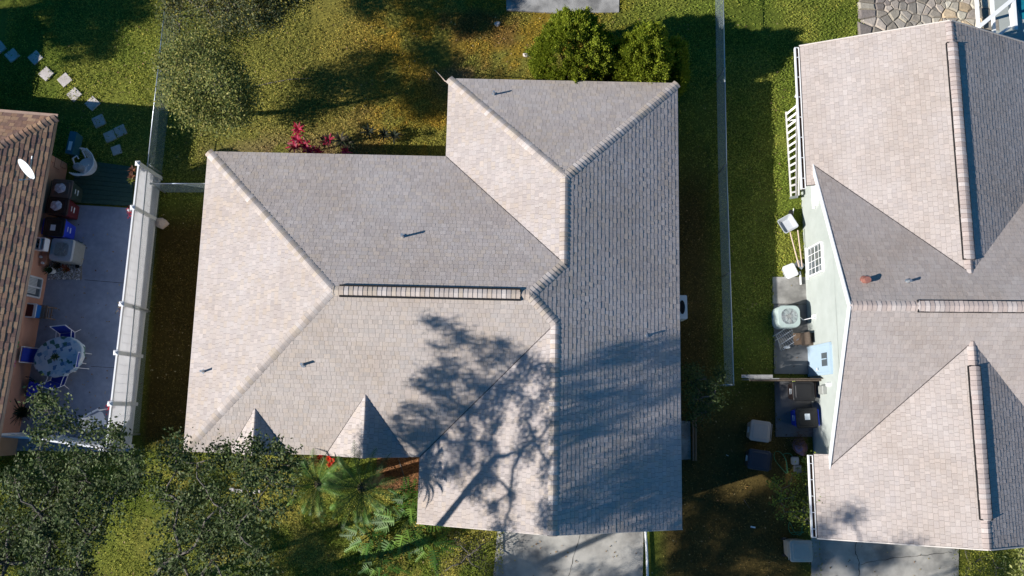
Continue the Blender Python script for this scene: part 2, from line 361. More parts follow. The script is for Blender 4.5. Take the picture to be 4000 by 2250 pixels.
# ================================================================== MAIN HOUSE
PG = [(.47, .43, .42), (.44, .405, .40), (.50, .455, .44), (.46, .415, .39), (.42, .385, .385), (.48, .45, .445), (.50, .44, .39)]
PS = [(.48, .43, .405), (.46, .42, .40), (.51, .46, .425), (.485, .425, .375), (.44, .41, .395), (.50, .455, .43)]
CP = [(.45, .40, .37), (.44, .385, .33), (.50, .46, .44), (.43, .37, .32), (.47, .42, .39), (.41, .37, .35)]
PG, PS = soft(PG, .6), soft(PS, .6)
H = Frame((0, 0), -1.25); z0, p = 2.7, .45
W_, E_, N1, S1, N2, S2, W2, W3 = -10.55, 5.47, 8.50, -1.53, 11.30, -3.61, -2.43, -2.93
hv = (N1+S1)/2; hh = (N1-S1)/2; zr = z0+p*hh; u1 = W_+hh; u2 = E_-hh
un = (W2+E_)/2; hn = (E_-W2)/2; zn = z0+p*hn; vn1 = N2-hn; vn0 = N1-hn
us = (W3+E_)/2; hs_ = (E_-W3)/2; zs = z0+p*hs_; vs1 = S1+hs_
house = thing('house', H(-2.5, 3.5, 0), 'large hip-roofed house with pale grey-beige shingles in the middle between the two fences', 'house', world=True)
roof = MB(); under = MB()
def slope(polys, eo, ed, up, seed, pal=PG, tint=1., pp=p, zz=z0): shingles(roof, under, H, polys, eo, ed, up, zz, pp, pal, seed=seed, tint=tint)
slope([[(W_, N1), (W_, S1), (u1, hv)]], (W_, 0), (0, -1), (1, 0), 1)
slope([[(W_, N1), (u1, hv), (u2, hv), (un, vn0), (W2, N1)]], (0, N1), (1, 0), (0, -1), 2)
slope([[(W_, S1), (W3, S1), (us, vs1), (u2, hv), (u1, hv)]], (0, S1), (1, 0), (0, 1), 3, PS)
slope([[(W2, N2), (un, vn1), (un, vn0), (W2, N1)]], (W2, 0), (0, -1), (1, 0), 4)
slope([[(W2, N2), (E_, N2), (un, vn1)]], (0, N2), (1, 0), (0, -1), 5)
slope([[(E_, N2), (un, vn1), (un, vn0), (E_, vn0)], [(un, vn0), (u2, hv), (us, vs1), (E_, vs1), (E_, vn0)], [(us, vs1), (us, S2), (E_, S2), (E_, vs1)]],
      (E_, 0), (0, 1), (-1, 0), 6)
slope([[(W3, S1), (us, vs1), (us, S2), (W3, S2)]], (W3, 0), (0, -1), (1, 0), 7)
gab = [(-8.13, .95, -.12), (-4.62, 1.34, .39)]
for i, (gu, gw, gv) in enumerate(gab):            # two little gablets over the front windows
    gp = p*(gv-S1)/gw
    slope([[(gu-gw, S1-.03), (gu, S1-.03), (gu, gv)]], (gu-gw, 0), (0, -1), (1, 0), 20+i, PG, 1, gp, z0+.01)
    slope([[(gu+gw, S1-.03), (gu, S1-.03), (gu, gv)]], (gu+gw, 0), (0, 1), (-1, 0), 24+i, PG, 1, gp, z0+.01)
ro = roof.build('roof', m['shingle'], house); under.build('underlay', m['underlay'], ro)
h2 = p/math.sqrt(2)
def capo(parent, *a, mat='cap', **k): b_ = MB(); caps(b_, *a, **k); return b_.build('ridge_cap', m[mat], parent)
hips = [((W_, N1, z0), (u1, hv, zr)), ((W_, S1, z0), (u1, hv, zr)), ((W2, N2, z0), (un, vn1, zn)), ((E_, N2, z0), (un, vn1, zn)), ((un, vn0, zn), (u2, hv, zr)), ((us, vs1, zs), (u2, hv, zr))]
for i, (a_, b_) in enumerate(hips): capo(ro, H(*a_), H(*b_), h2, CP, seed=i)
capo(ro, H(u2, hv, zr), H(u1, hv, zr), p, CP, seed=11); capo(ro, H(un, vn0, zn), H(un, vn1, zn), p, CP, seed=12); capo(ro, H(us, S2, zs), H(us, vs1, zs), p, CP, seed=13)
for i, (gu, gw, gv) in enumerate(gab): capo(ro, H(gu, S1-.03, z0+p*(gv-S1)+.01), H(gu, gv, z0+p*(gv-S1)), .6, PG, width=.10, seed=30+i, lift=.0)
rv = MB(); va, vb = H(u1+.22, hv, zr+.005), H(u2-.28, hv, zr+.005)                      # raised ridge vent
for sg in (-1, 1):
    rv.bar(Vector(va)+Vector((0, sg*.165, -.03)), Vector(vb)+Vector((0, sg*.165, -.03)), .05, .09)
rv.bar(Vector(vb)+Vector((0, .17, -.02)), Vector(vb)+Vector((0, -.17, -.02)), .03, .09)
rvo = rv.build('ridge_vent', m['dark'], ro)
cv = MB(); caps(cv, Vector(vb)+Vector((0, 0, .012)), Vector(va)+Vector((0, 0, .012)), p*.6, CP, seed=40, width=.155); cv.build('vent_cap', m['cap'], rvo)
# valleys: a thin cut line
for a_, b_ in [((W2, N1, z0), (un, vn0, zn)), ((W3, S1, z0), (us, vs1, zs))]:
    P0, P1 = Vector(H(*a_)), Vector(H(*b_)); vl = MB(); vl.bar(P0+Vector((0, 0, .012)), P1+Vector((0, 0, .012)), .02, .018); vl.build('valley_strip', m['underlay'], ro)
for gu, gw, gv in gab: vl = MB(); vl.bar(Vector(H(gu-gw, S1, z0+.014)), Vector(H(gu, gv, z0+p*(gv-S1)+.014)), .016, .015); vl.build('valley_strip', m['underlay'], ro)
fs = MB(); ring = [(W_, N1), (W2, N1), (W2, N2), (E_, N2), (E_, S2), (W3, S2), (W3, S1), (W_, S1)]
for i in range(len(ring)):
    a_, b_ = ring[i], ring[(i+1) % len(ring)]
    if a_ == (E_, S2):
        fs.bar(H(E_, S2, z0-.08), H(us, S2, zs-.08), .025, .16); fs.bar(H(us, S2, zs-.08), H(W3, S2, z0-.08), .025, .16); continue
    fs.bar(H(*a_, z0-.075), H(*b_, z0-.075), .025, .15)
fs.build('fascia', m['fascia'], house)
wl = MB(); o_ = .55
wl.prism([H(W_+o_, S1+o_, 0)[:2], H(u2, S1+o_, 0)[:2], H(u2, N1-o_, 0)[:2], H(W_+o_, N1-o_, 0)[:2]], -.1, 2.62)
wl.prism([H(W3+o_, S2+.35, 0)[:2], H(E_-o_, S2+.35, 0)[:2], H(E_-o_, N2-o_, 0)[:2], H(W2+o_, N2-o_, 0)[:2], H(W2+o_, 1, 0)[:2], H(W3+o_, 1, 0)[:2]], -.1, 2.64)
gx = [H(W3+o_, S2+.35, 2.6), H(E_-o_, S2+.35, 2.6), H(us, S2+.35, zs-.2)]; gy = [(a_[0], a_[1]+.15, a_[2]) for a_ in gx]
wl.add(gx+gy, [(0, 1, 2), (5, 4, 3), (0, 3, 4, 1), (1, 4, 5, 2), (2, 5, 3, 0)]); wl.build('wall', m['stucco'], house)
gd = MB(); gd.prism([H(-1.2, S2+.33, 0)[:2], H(3.8, S2+.33, 0)[:2], H(3.8, S2+.36, 0)[:2], H(-1.2, S2+.36, 0)[:2]], 0, 2.2)
for k in range(1, 4): gd.bar(H(-1.2, S2+.32, .55*k), H(3.8, S2+.32, .55*k), .02, .02)
gd.build('garage_door', m['white'], house)
def roofz(px, py, f): 
    z = 3.3
    for _ in range(8): q = at(px, py, z); z = f(q)
    return at(px, py, z)
def hu(q): c, s = math.cos(R(-1.25)), math.sin(R(-1.25)); return q.x*c+q.y*s, -q.x*s+q.y*c
for px, py, f, r_, h_ in [(1930, 370, lambda q: z0+p*(N2-hu(q)[1]), .035, .28), (1575, 925, lambda q: z0+p*(N1-hu(q)[1]), .04, .32), (1185, 1424, lambda q: z0+p*(hu(q)[1]-S1), .04, .25),
                       (798, 1451, lambda q: z0+p*(hu(q)[0]-W_), .035, .30), (2524, 1311, lambda q: z0+p*(E_-hu(q)[0]), .03, .12)]:
    vent_pipe(ro, roofz(px, py, f), h_, r_, m['rail'], None)

# ================================================================== RIGHT HOUSE
G = Frame((0, 0), -.45)
def gu_(pt): c, s = math.cos(R(-.45)), math.sin(R(-.45)); return pt.x*c+pt.y*s, -pt.x*s+pt.y*c
PR = [(.485, .44, .42), (.465, .42, .40), (.515, .47, .45), (.475, .425, .405), (.45, .41, .40), (.51, .455, .43)]
PR = [tuple(v*.94 for v in c) for c in soft(PR, .6)]
CR = [(.44, .375, .35), (.47, .40, .37), (.42, .36, .34), (.50, .45, .43)]
rh = thing('house', (14.2, 4.5, 0), 'pale mint-green house with pinkish grey gable roofs on the right beyond the chain-link fence', 'house', world=True)
gw_, ge_ = 9.92, 18.36; gr = (gw_+ge_)/2; ghh = (ge_-gw_)/2; gz = z0+p*ghh
cN, cS = 8.52, -2.10; cm = (cN+cS)/2; ch = (cN-cS)/2; czr = z0+p*ch
gN = 12.62; sS = -3.92
w3, e3 = 9.72, 18.3; r3 = (w3+e3)/2; h3 = (e3-w3)/2; z3 = z0+p*h3
cW = 10.16                                           # west rake of the cross gable
vA = cN-ghh; vC = cS+h3                              # where the two wing ridges meet the cross gable slopes
roof = MB(); under = MB()
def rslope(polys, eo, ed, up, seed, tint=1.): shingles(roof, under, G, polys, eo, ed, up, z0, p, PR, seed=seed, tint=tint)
# north block
rslope([[(gw_, gN), (gr, gN), (gr, vA), (cW, cN-(cW-gw_)), (gw_, cN)], [(gw_, cN-.9), (cW+.1, cN-.9), (cW+.1, cN-(cW+.1-gw_)), (gw_, cN)]], (gw_, 0), (0, -1), (1, 0), 51)
rslope([[(ge_, gN), (gr, gN), (gr, vA), (ge_, cN)]], (ge_, 0), (0, 1), (-1, 0), 52)
# cross gable, north and south slopes
rslope([[(cW, cN-(cW-gw_)), (gr, vA), (gr, cm), (cW, cm)], [(gr, vA), (ge_+.0, cN), (24, cN), (24, cm), (gr, cm)]], (0, cN), (1, 0), (0, -1), 53, .93)
rslope([[(cW, cS+.35), (r3, vC), (r3, cm), (cW, cm)], [(r3, vC), (e3, cS), (24, cS), (24, cm), (r3, cm)]], (0, cS), (1, 0), (0, 1), 54, .97)
# south block
rslope([[(w3, sS), (r3, sS), (r3, vC), (w3, cS)], [(w3, cS), (cW, cS+(cW-w3)), (cW, cS+.8), (w3, cS+.8)]], (w3, 0), (0, -1), (1, 0), 55)
rslope([[(e3, sS), (r3, sS), (r3, vC), (e3, cS)]], (e3, 0), (0, 1), (-1, 0), 56)
rro = roof.build('roof', m['shingle'], rh); under.build('underlay', m['underlay'], rro)
capo(rro, G(gr, vA, gz), G(gr, gN, gz), p, CR, seed=61); capo(rro, G(r3, vC, z3), G(r3, sS, z3), p, CR, seed=62); capo(rro, G(24, cm, czr), G(cW, cm, czr), p, CR, seed=63)
def rvent(a_, b_, zz, side):
    rv = MB(); a_, b_ = Vector(G(*a_, zz-.045)), Vector(G(*b_, zz-.045)); d = (b_-a_).normalized(); sd = Vector((d.y, -d.x, 0))
    for sg in (-1, 1): rv.bar(a_+sd*sg*.17-Vector((0, 0, .02)), b_+sd*sg*.17-Vector((0, 0, .02)), .04, .06)
    rv.bar(a_+sd*.18, a_-sd*.18, .03, .09); rv.bar(b_+sd*.18, b_-sd*.18, .03, .09)
    o = rv.build('ridge_vent', m['dark'], rro); cv = MB(); caps(cv, b_+Vector((0, 0, .05)), a_+Vector((0, 0, .05)), p*.6, CR, seed=41+side, width=.165); cv.build('vent_cap', m['cap'], o)
rvent((gr, gN-.75), (gr, vA+.45), gz+.03, 0); rvent((r3, sS+.85), (r3, vC-.75), z3+.03, 1); rvent((12.2, cm), (24, cm), czr, 2)
for a_, b_ in [((cW, cN-(cW-gw_), z0+p*(cW-gw_)), (gr, vA, gz)), ((cW, cS+(cW-w3), z0+p*(cW-w3)), (r3, vC, z3))]:
    vl = MB(); vl.bar(Vector(G(*a_))+Vector((0, 0, .013)), Vector(G(*b_))+Vector((0, 0, .013)), .02, .018); vl.build('valley_strip', m['underlay'], rro)
for a_, b_ in ((( cW-.02, cN-.05, z0-.05), (cW-.02, cm, czr-.04)), ((cW-.02, cm, czr-.04), (cW-.02, cS-.35, z0-.2)), ((gw_, gN+.01, z0-.06), (gr, gN+.01, gz-.06)), ((gr, gN+.01, gz-.06), (ge_, gN+.01, z0-.06)),
               ((w3, sS-.01, z0-.06), (r3, sS-.01, z3-.06)), ((r3, sS-.01, z3-.06), (e3, sS-.01, z0-.06))):
    fs = MB(); fs.bar(G(*a_), G(*b_), .035, .17); fs.build('fascia', m['white' if a_[0] == b_[0] else 'fascia'], rh)
wX = 10.72; wl = MB()
def gpoly(a): return [G(*q, 0)[:2] for q in a]
wl.prism(gpoly([(wX, -3.6), (17.9, -3.6), (17.9, 12.1), (wX, 12.1)]), -.1, 2.66)
def tri(pts, dx):
    A = [G(*q) for q in pts]; B = [(a_[0]+dx[0], a_[1]+dx[1], a_[2]) for a_ in A]
    wl.add(A+B, [(0, 1, 2), (5, 4, 3), (0, 3, 4, 1), (1, 4, 5, 2), (2, 5, 3, 0)])
tri([(wX, cS+.25, 2.6), (wX, cN-.25, 2.6), (wX, cm, czr-.14)], (.12, 0)); tri([(gw_+.4, 12.1, 2.6), (ge_-.4, 12.1, 2.6), (gr, 12.1, gz-.15)], (0, -.12)); tri([(w3+.4, -3.6, 2.6), (e3-.4, -3.6, 2.6), (r3, -3.6, z3-.15)], (0, .12))
wl.prism(gpoly([(17.9, cS+.3), (24, cS+.3), (24, cN-.3), (17.9, cN-.3)]), -.1, 2.6)
wl.build('wall', m['mint'], rh)
def gutter(parent, fr, x, y0, y1, n):
    b = MB(); z = z0-.10
    b.bar(fr(x-.145, y0, z), fr(x-.145, y1, z), .025, .13); b.bar(fr(x-.155, y0, z+.07), fr(x-.155, y1, z+.07), .045, .012); b.bar(fr(x-.02, y0, z), fr(x-.02, y1, z), .02, .13)
    for y in (y0, y1): b.bar(fr(x-.155, y, z), fr(x-.01, y, z), .02, .13)
    for k in range(n):
        y = y0+(y1-y0)*(k+.5)/n; b.bar(fr(x-.15, y, z+.06), fr(x-.01, y, z+.06), .02, .012)
    o = b.build('gutter', m['white'], parent); l = MB(); l.bar(fr(x-.08, y0+.02, z-.02), fr(x-.08, y1-.02, z-.02), .11, .05); l.build('leaf_litter', m['debris'], o); return o
gutter(rh, G, gw_, gN-.03, cN-1.0, 7); gutter(rh, G, w3, cS+.75, sS+.02, 5)
# downspout elbow, wall window, small window, door, meter boxes on the west wall
b = MB(); q = at(3113, 318, 2.5); b.tube([G(gw_-.08, 11.0, 2.5), G(gw_-.08, 10.95, 2.3), G(wX-.05, 10.9, 2.0), G(wX-.05, 10.9, .2), G(wX-.35, 10.9, .08)], .045, 8); b.build('downspout', m['white'], rh)
def wallrect(px0, py0, px1, py1):
    n = (math.cos(R(-.45)), math.sin(R(-.45)), 0); p0 = G(wX, 0, 0); a = onplane(px0, py0, p0, n); c = onplane(px1, py1, p0, n)
    return gu_(a)[1], a.z, gu_(c)[1], c.z
def wall_window(px0, py0, px1, py1, nx_, nz_, shut=.0):
    v0, za, v1, zb = wallrect(px0, py0, px1, py1); v0, v1 = max(v0, v1), min(v0, v1); za, zb = min(za, zb), max(za, zb); x = wX-.03; f = MB()
    fw = .13
    for a_, b_ in (((v0, za), (v1, za)), ((v0, zb), (v1, zb))): f.bar(G(x, *a_), G(x, *b_), .05, fw)
    for v in (v0, v1): f.bar(G(x, v, za), G(x, v, zb), fw, .05)
    for k in range(1, nx_): v = v0+(v1-v0)*k/nx_; f.bar(G(x, v, za), G(x, v, zb), .022, .02)
    for k in range(1, nz_): z = za+(zb-za)*k/nz_; f.bar(G(x, v0, z), G(x, v1, z), .02, .04 if k == nz_//2 else .022)
    f.bar(G(x-.03, v0+.08, za-.03), G(x-.03, v1-.08, za-.03), .09, .05)
    wo = f.build('window', m['white'], rh); g_ = MB(); g_.prism(gpoly([(x, v0), (x+.02, v0), (x+.02, v1), (x, v1)]), za, zb); g_.build('pane', m['glass'], wo)
    return wo
wall_window(3157, 976, 3219, 1058, 4, 4); wall_window(3182, 735, 3196, 800, 2, 2)
b = MB(); v0, za, v1, zb = wallrect(3146, 1366, 3234, 1462); v1 = v0-.92
b.prism(gpoly([(wX-.05, v0), (wX-.008, v0), (wX-.008, v1), (wX-.05, v1)]), .02, 2.06)
for a_, b_, w_ in (((v0+.03, 0), (v0+.03, 2.1), .07), ((v1-.03, 0), (v1-.03, 2.1), .07)): b.bar(G(wX-.04, a_[0], 0), G(wX-.04, a_[0], 2.1), w_, .09)
b.bar(G(wX-.04, v0, 2.09), G(wX-.04, v1, 2.09), .09, .07); do = b.build('door', m['door'], rh)
b = MB(); b.prism(gpoly([(wX-.075, v0-.25), (wX-.055, v0-.25), (wX-.055, v1+.22), (wX-.075, v1+.22)]), 1.35, 1.8); b.build('pane', m['glass'], do)
b = MB(); b.bar(G(wX-.08, v0-.46, 1.35), G(wX-.08, v0-.46, 1.8), .03); b.build('mullion', m['door'], do); b = MB(); b.tube([G(wX-.06, v1+.1, 1.0), G(wX-.12, v1+.1, 1.0), G(wX-.12, v1+.18, 1.0)], .02, 6); b.build('handle', m['alu'], do)
def wallbox(px, py, wv, wz, dx, mat, name, lab=None):
    n = (math.cos(R(-.45)), math.sin(R(-.45)), 0); q = onplane(px, py, G(wX, 0, 0), n); v = gu_(q)[1]; b = MB()
    b.loft([[G(wX+.0, v+wv*a_, q.z+wz*c_) for a_, c_ in ((-.5, -.5), (.5, -.5), (.5, .5), (-.5, .5))], [G(wX-dx*.8, v+wv*a_, q.z+wz*c_) for a_, c_ in ((-.5, -.5), (.5, -.5), (.5, .5), (-.5, .5))],
            [G(wX-dx, v+wv*a_*.8, q.z+wz*c_*.85) for a_, c_ in ((-.5, -.5), (.5, -.5), (.5, .5), (-.5, .5))]]); return b.build(name, mat, rh, label=lab)
wallbox(3183, 1238, .16, .2, .09, m['white'], 'disconnect_box'); wallbox(3222, 1523, .30, .38, .16, m['acbody'], 'meter_box', 'grey utility meter box on the mint wall'); wallbox(3240, 1502, .12, .3, .08, m['white'], 'conduit_box')
for px, py, rr_, h_, k_ in [(3378, 1097, .09, .22, 'rust'), (3545, 1100, .04, .2, 'rail')]:
    vent_pipe(rro, roofz(px, py, lambda q: z0+p*(cN-gu_(q)[1])), h_, rr_, m[k_], 'rust-red flue pipe' if k_ == 'rust' else None)

# ================================================================== LEFT HOUSE
zl = 2.5; cA, cB = at(217, 457, zl), at(0, 1657, zl); vd = (cA-cB).normalized(); LA = -math.degrees(math.atan2(vd.x, vd.y))
Lf = Frame((cA.x, cA.y), LA)
PB = [(.34, .20, .13), (.38, .24, .15), (.26, .155, .115), (.35, .22, .145), (.28, .175, .13), (.42, .27, .17), (.23, .14, .11)]
lh = thing('house', Lf(-6, -6, 0), 'terracotta house with brown hip roof cut off by the left edge', 'house', world=True)
roof = MB(); under = MB(); hw = 6.5; LS = -14.0
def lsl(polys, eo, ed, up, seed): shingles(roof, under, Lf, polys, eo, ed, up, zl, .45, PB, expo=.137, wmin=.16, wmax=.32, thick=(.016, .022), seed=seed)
lsl([[(0, 0), (0, LS), (-hw, LS+hw), (-hw, -hw)]], (0, 0), (0, 1), (-1, 0), 71)
lsl([[(0, 0), (-2*hw, 0), (-hw, -hw)]], (0, 0), (1, 0), (0, -1), 72)
lsl([[(0, LS), (-2*hw, LS), (-hw, LS+hw)]], (0, LS), (1, 0), (0, 1), 73)
lsl([[(-2*hw, 0), (-2*hw, LS), (-hw, LS+hw), (-hw, -hw)]], (-2*hw, 0), (0, -1), (1, 0), 74)
lsl([[(-6.3, 0), (-6.3, 2.9), (-9.3, 2.9), (-9.3, -3)]], (-6.3, 0), (0, 1), (-1, 0), 75); lsl([[(-12.3, 0), (-12.3, 2.9), (-9.3, 2.9), (-9.3, -3)]], (-12.3, 0), (0, -1), (1, 0), 76)
lro = roof.build('roof', m['shingle_brown'], lh); under.build('underlay', m['underlay'], lro)
CB_ = [(.40, .25, .16), (.34, .21, .15), (.24, .17, .14), (.44, .29, .19)]; zrl = zl+.45*hw
for i, (a_, b_) in enumerate([((0, 0, zl), (-hw, -hw, zrl)), ((0, LS, zl), (-hw, LS+hw, zrl))]): capo(lro, Lf(*a_), Lf(*b_), h2, CB_, seed=80+i, width=.16, step=.16)
capo(lro, Lf(-hw, LS+hw, zrl), Lf(-hw, -hw, zrl), .45, CB_, seed=82)
fs = MB()
for a_, b_ in (((0, 0), (0, LS)), ((0, 0), (-2*hw, 0)), ((0, LS), (-2*hw, LS))): fs.bar(Lf(*a_, zl-.07), Lf(*b_, zl-.07), .04, .15)
fs.bar(Lf(.06, .06, zl-.02), Lf(-2*hw, .06, zl-.02), .11, .03); fs.build('fascia', m['brownfascia'], lh)
LX = -.80; wl = MB()
wl.prism([Lf(LX, -1.0, 0)[:2], Lf(LX, LS+2.3, 0)[:2], Lf(-12.3, LS+2.3, 0)[:2], Lf(-12.3, -1.0, 0)[:2]][::-1], -.1, zl-.07)
wl.prism([Lf(-7, -2, 0)[:2], Lf(-7, 2.4, 0)[:2], Lf(-12, 2.4, 0)[:2], Lf(-12, -2, 0)[:2]][::-1], -.1, zl-.09); wl.build('wall', m['terra'], lh)
qb = MB()
for k in range(6):
    w_ = .34 if k % 2 else .2; qb.prism([Lf(LX+.035, -.98, 0)[:2], Lf(LX+.035, -1.0-w_, 0)[:2], Lf(LX-.02, -1.0-w_, 0)[:2], Lf(LX-.02, -.98, 0)[:2]][::-1], .1+k*.38, .1+k*.38+.34)
qb.build('quoin', m['terra'], lh)
nL = (Lf.c, Lf.s, 0)
def lw(px, py, dx=0.): return onplane(px, py, Lf(LX+dx, 0, 0), nL)
def lv(q): return -(q.x-cA.x)*Lf.s+(q.y-cA.y)*Lf.c
# sliding window with curtain
a_, c_ = lw(118, 1078), lw(165, 1168); v0, v1, za, zb = lv(a_), lv(c_), min(a_.z, c_.z), max(a_.z, c_.z); za, zb = .35, 2.1
b = MB()
for z in (za, zb): b.bar(Lf(LX+.03, v0, z), Lf(LX+.03, v1, z), .06, .06)
for v in (v0, v1, (v0+v1)/2): b.bar(Lf(LX+.03, v, za), Lf(LX+.03, v, zb), .05, .06)
wo = b.build('window', m['alu'], lh)
b = MB(); b.prism([Lf(LX+.0, v0, 0)[:2], Lf(LX+.02, v0, 0)[:2], Lf(LX+.02, v1, 0)[:2], Lf(LX+.0, v1, 0)[:2]], za, zb); b.build('pane', m['glass'], wo)
b = MB(); vm = (v0+v1)/2
for k in range(12):
    va_ = v0+(v1-v0)*(k+.2)/14; b.prism([Lf(LX+.022, va_, 0)[:2], Lf(LX+.03, va_, 0)[:2], Lf(LX+.03, va_+(v1-v0)/18, 0)[:2], Lf(LX+.022, va_+(v1-v0)/18, 0)[:2]], za+.25, zb-.1)
b.build('curtain', m['curtain'], wo)
# ------------------------------------------------------------------ paving and other flat setting
def P2(*pts, z=0): return [at(x, y, z) for x, y in pts]
slab('patio', P2((160, 792), (585, 818), (508, 1765), (20, 1760)), .03, m['patio'])
sm = MB()
for (a0, a1) in (((330, 1093), (488, 1106)), ((355, 1431), (450, 1437)), ((75, 1180), (80, 1182))):
    sm.bar(at(*a0, .033), at(*a1, .033), .012, .006)
sm.build('patio_seam', m['dark']); tag(bpy.data.objects['patio_seam'], kind='structure')
dk = MB(); d0, d1, d2, d3 = at(330, 628, .0), at(525, 655, .0), at(520, 808, .0), at(250, 790, .0)
for k in range(9):
    t0, t1 = k/9, (k+.93)/9; dk.prism([d0.lerp(d3, t0), d1.lerp(d2, t0), d1.lerp(d2, t1), d0.lerp(d3, t1)][::-1], .0, .10)
dk.build('wooden_deck', m['deck']); tag(bpy.data.objects['wooden_deck'], kind='structure')
slab('pebble_base', P2((205, 960), (325, 950), (322, 1092), (200, 1092)), .036, m['mortar'])
slab('back_patio', P2((1977, -80), (2420, -80), (2417, 50), (2200, 54), (1978, 42)), .05, m['concrete'])
slab('driveway', P2((1945, 2050), (2514, 2040), (2505, 2500), (1905, 2500)), .03, m['concrete_lt'])
slab('driveway', [*P2((3168, 2050), (3745, 2050), (3740, 2500), (3172, 2500))], .03, m['concrete_lt'])
slab('concrete_pad', P2((3017, 1082), (3200, 1082), (3200, 1188), (3017, 1186)), .03, m['concrete'])
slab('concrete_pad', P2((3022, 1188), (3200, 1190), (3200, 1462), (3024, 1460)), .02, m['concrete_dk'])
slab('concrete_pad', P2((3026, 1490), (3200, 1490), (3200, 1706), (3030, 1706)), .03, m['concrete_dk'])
slab('concrete_pad', P2((2600, 1640), (2695, 1646), (2697, 1793), (2600, 1800)), .04, m['concrete'])
cr = MB()
def crack(pts, w_=.02):
    P = [at(x, y, .034) for x, y in pts]; out = []
    for i in range(len(P)-1):
        for k in range(6): out.append(P[i].lerp(P[i+1], k/6)+Vector((random.uniform(-.025, .025), random.uniform(-.025, .025), 0)))
    for i in range(len(out)-1): cr.bar(out[i], out[i+1], w_*random.uniform(.5, 1.3), .004)
crack([(3346, 2100), (3342, 2155), (3357, 2205), (3356, 2260)]); crack([(3357, 2205), (3430, 2190), (3520, 2175), (3640, 2165), (3735, 2155)], .012)
crack([(2270, 2080), (2235, 2200), (2220, 2260)], .014)
tag(cr.build('driveway_crack', m['dark']), kind='structure')
# stone terrace: shrunken Voronoi-like cells as real stones
cx0 = [at(3345, 20, 0), at(3815, -10, 0), at(3830, 130, 0), at(3335, 260, 0)]
tb = MB(); SP = [(.40, .36, .29), (.30, .27, .23), (.48, .44, .35), (.46, .36, .24), (.26, .23, .19), (.52, .48, .39), (.38, .33, .28)]
pts = []; rn = random.Random(5); x0_, x1_, y0_, y1_ = 13.75, 18.45, 12.4, 17.5
while len(pts) < 900:
    q = (rn.uniform(x0_, x1_), rn.uniform(y0_, y1_)); dm = rn.choice((.08, .11, .15, .19, .25))
    if all((q[0]-r_[0])**2+(q[1]-r_[1])**2 > ((dm+r_[2])/2*1.02)**2 for r_ in pts): pts.append((*q, dm))
    elif rn.random() < .0012: break
for i, q in enumerate(pts):
    cell = [(q[0]-.45, q[1]-.45), (q[0]+.45, q[1]-.45), (q[0]+.45, q[1]+.45), (q[0]-.45, q[1]+.45)]
    for r_ in pts:
        dx, dy = r_[0]-q[0], r_[1]-q[1]; dd = dx*dx+dy*dy
        if r_ is q or dd > .8: continue
        t = .5+(q[2]-r_[2])*.25/max(math.sqrt(dd), .1); mx_, my_ = q[0]+dx*t, q[1]+dy*t; L_ = math.sqrt(dd); ux, uy = -dy/L_, dx/L_
        cell = clip(cell, [(mx_-ux*-3, my_-uy*-3), (mx_-ux*3+0, my_-uy*3)][::-1] and [(mx_-ux*3, my_-uy*3), (mx_+ux*3, my_+uy*3), (mx_+ux*3-dx/L_*6, my_+uy*3-dy/L_*6), (mx_-ux*3-dx/L_*6, my_-uy*3-dy/L_*6)])
        if len(cell) < 3: break
    if len(cell) < 3: continue
    cx_, cy_ = sum(a[0] for a in cell)/len(cell), sum(a[1] for a in cell)/len(cell)
    def shr(f, jz): return [(cx_+(a[0]-cx_)*f, cy_+(a[1]-cy_)*f, jz+rn.uniform(-.008, .008)) for a in cell]
    c = rn.choice(SP if q[0] > 15.6 else SP[:2]+[SP[4], SP[6], (.22, .19, .17)]); f = rn.uniform(.7, 1.1); tb.loft([shr(.97, -.02), shr(.93, .05), shr(.74, .07+rn.uniform(0, .04))], (c[0]*f, c[1]*f, c[2]*f))
tag(tb.build('stone_paving', m['stone']), kind='structure'); slab('stone_paving_bed', [(13.6, 12.3), (18.5, 12.3), (18.5, 17.5), (13.6, 17.5)], .025, m['mortar'])
slab('pool_deck', [(18.5, 12.2), (24, 12.2), (24, 19), (18.42, 19)], .10, m['pooldeck'])
q = at(3960, 0, 0); wt = MB(); wt.prism([(at(3955, -120).x, 22), (at(3955, 0).x, at(3955, 0).y+.1), (at(3985, 80).x, at(3985, 80).y), (26, at(3985, 80).y-.3), (26, 22)][::-1], .0, .112); tag(wt.build('pool_water', m['water']), kind='structure')

# ------------------------------------------------------------------ foliage machinery
DF = .62
def unit(n, rr): v = rr.normal(size=(n, 3)); return v/np.linalg.norm(v, axis=1, keepdims=True)
def leafquads(Cn, size, rr, up=.6, asp=.5, dirs=None, flat=0.):
    """diamond leaves at centres Cn: long axis random (or dirs), normal leaning up."""
    n = len(Cn); nrm = unit(n, rr); nrm[:, 2] = np.abs(nrm[:, 2])+up; nrm /= np.linalg.norm(nrm, axis=1, keepdims=True)
    a = unit(n, rr) if dirs is None else dirs; b = np.cross(nrm, a); b /= np.linalg.norm(b, axis=1, keepdims=True)+1e-9
    a2 = np.cross(b, nrm) if dirs is None else a; s = (size*rr.uniform(.6, 1.3, n))[:, None]
    return np.stack([Cn-a2*s*.5, Cn+b*s*asp*.5-a2*s*.05, Cn+a2*s*.5, Cn-b*s*asp*.5-a2*s*.05], 1).reshape(-1, 3)
def pick(pal, n, rr, lo=.7, hi=1.25): return np.array(pal)[rr.randint(0, len(pal), n)]*rr.uniform(lo, hi, (n, 1))
OAK = [(.055, .085, .022), (.07, .105, .028), (.10, .14, .042), (.035, .058, .016), (.14, .17, .07), (.045, .06, .016)]
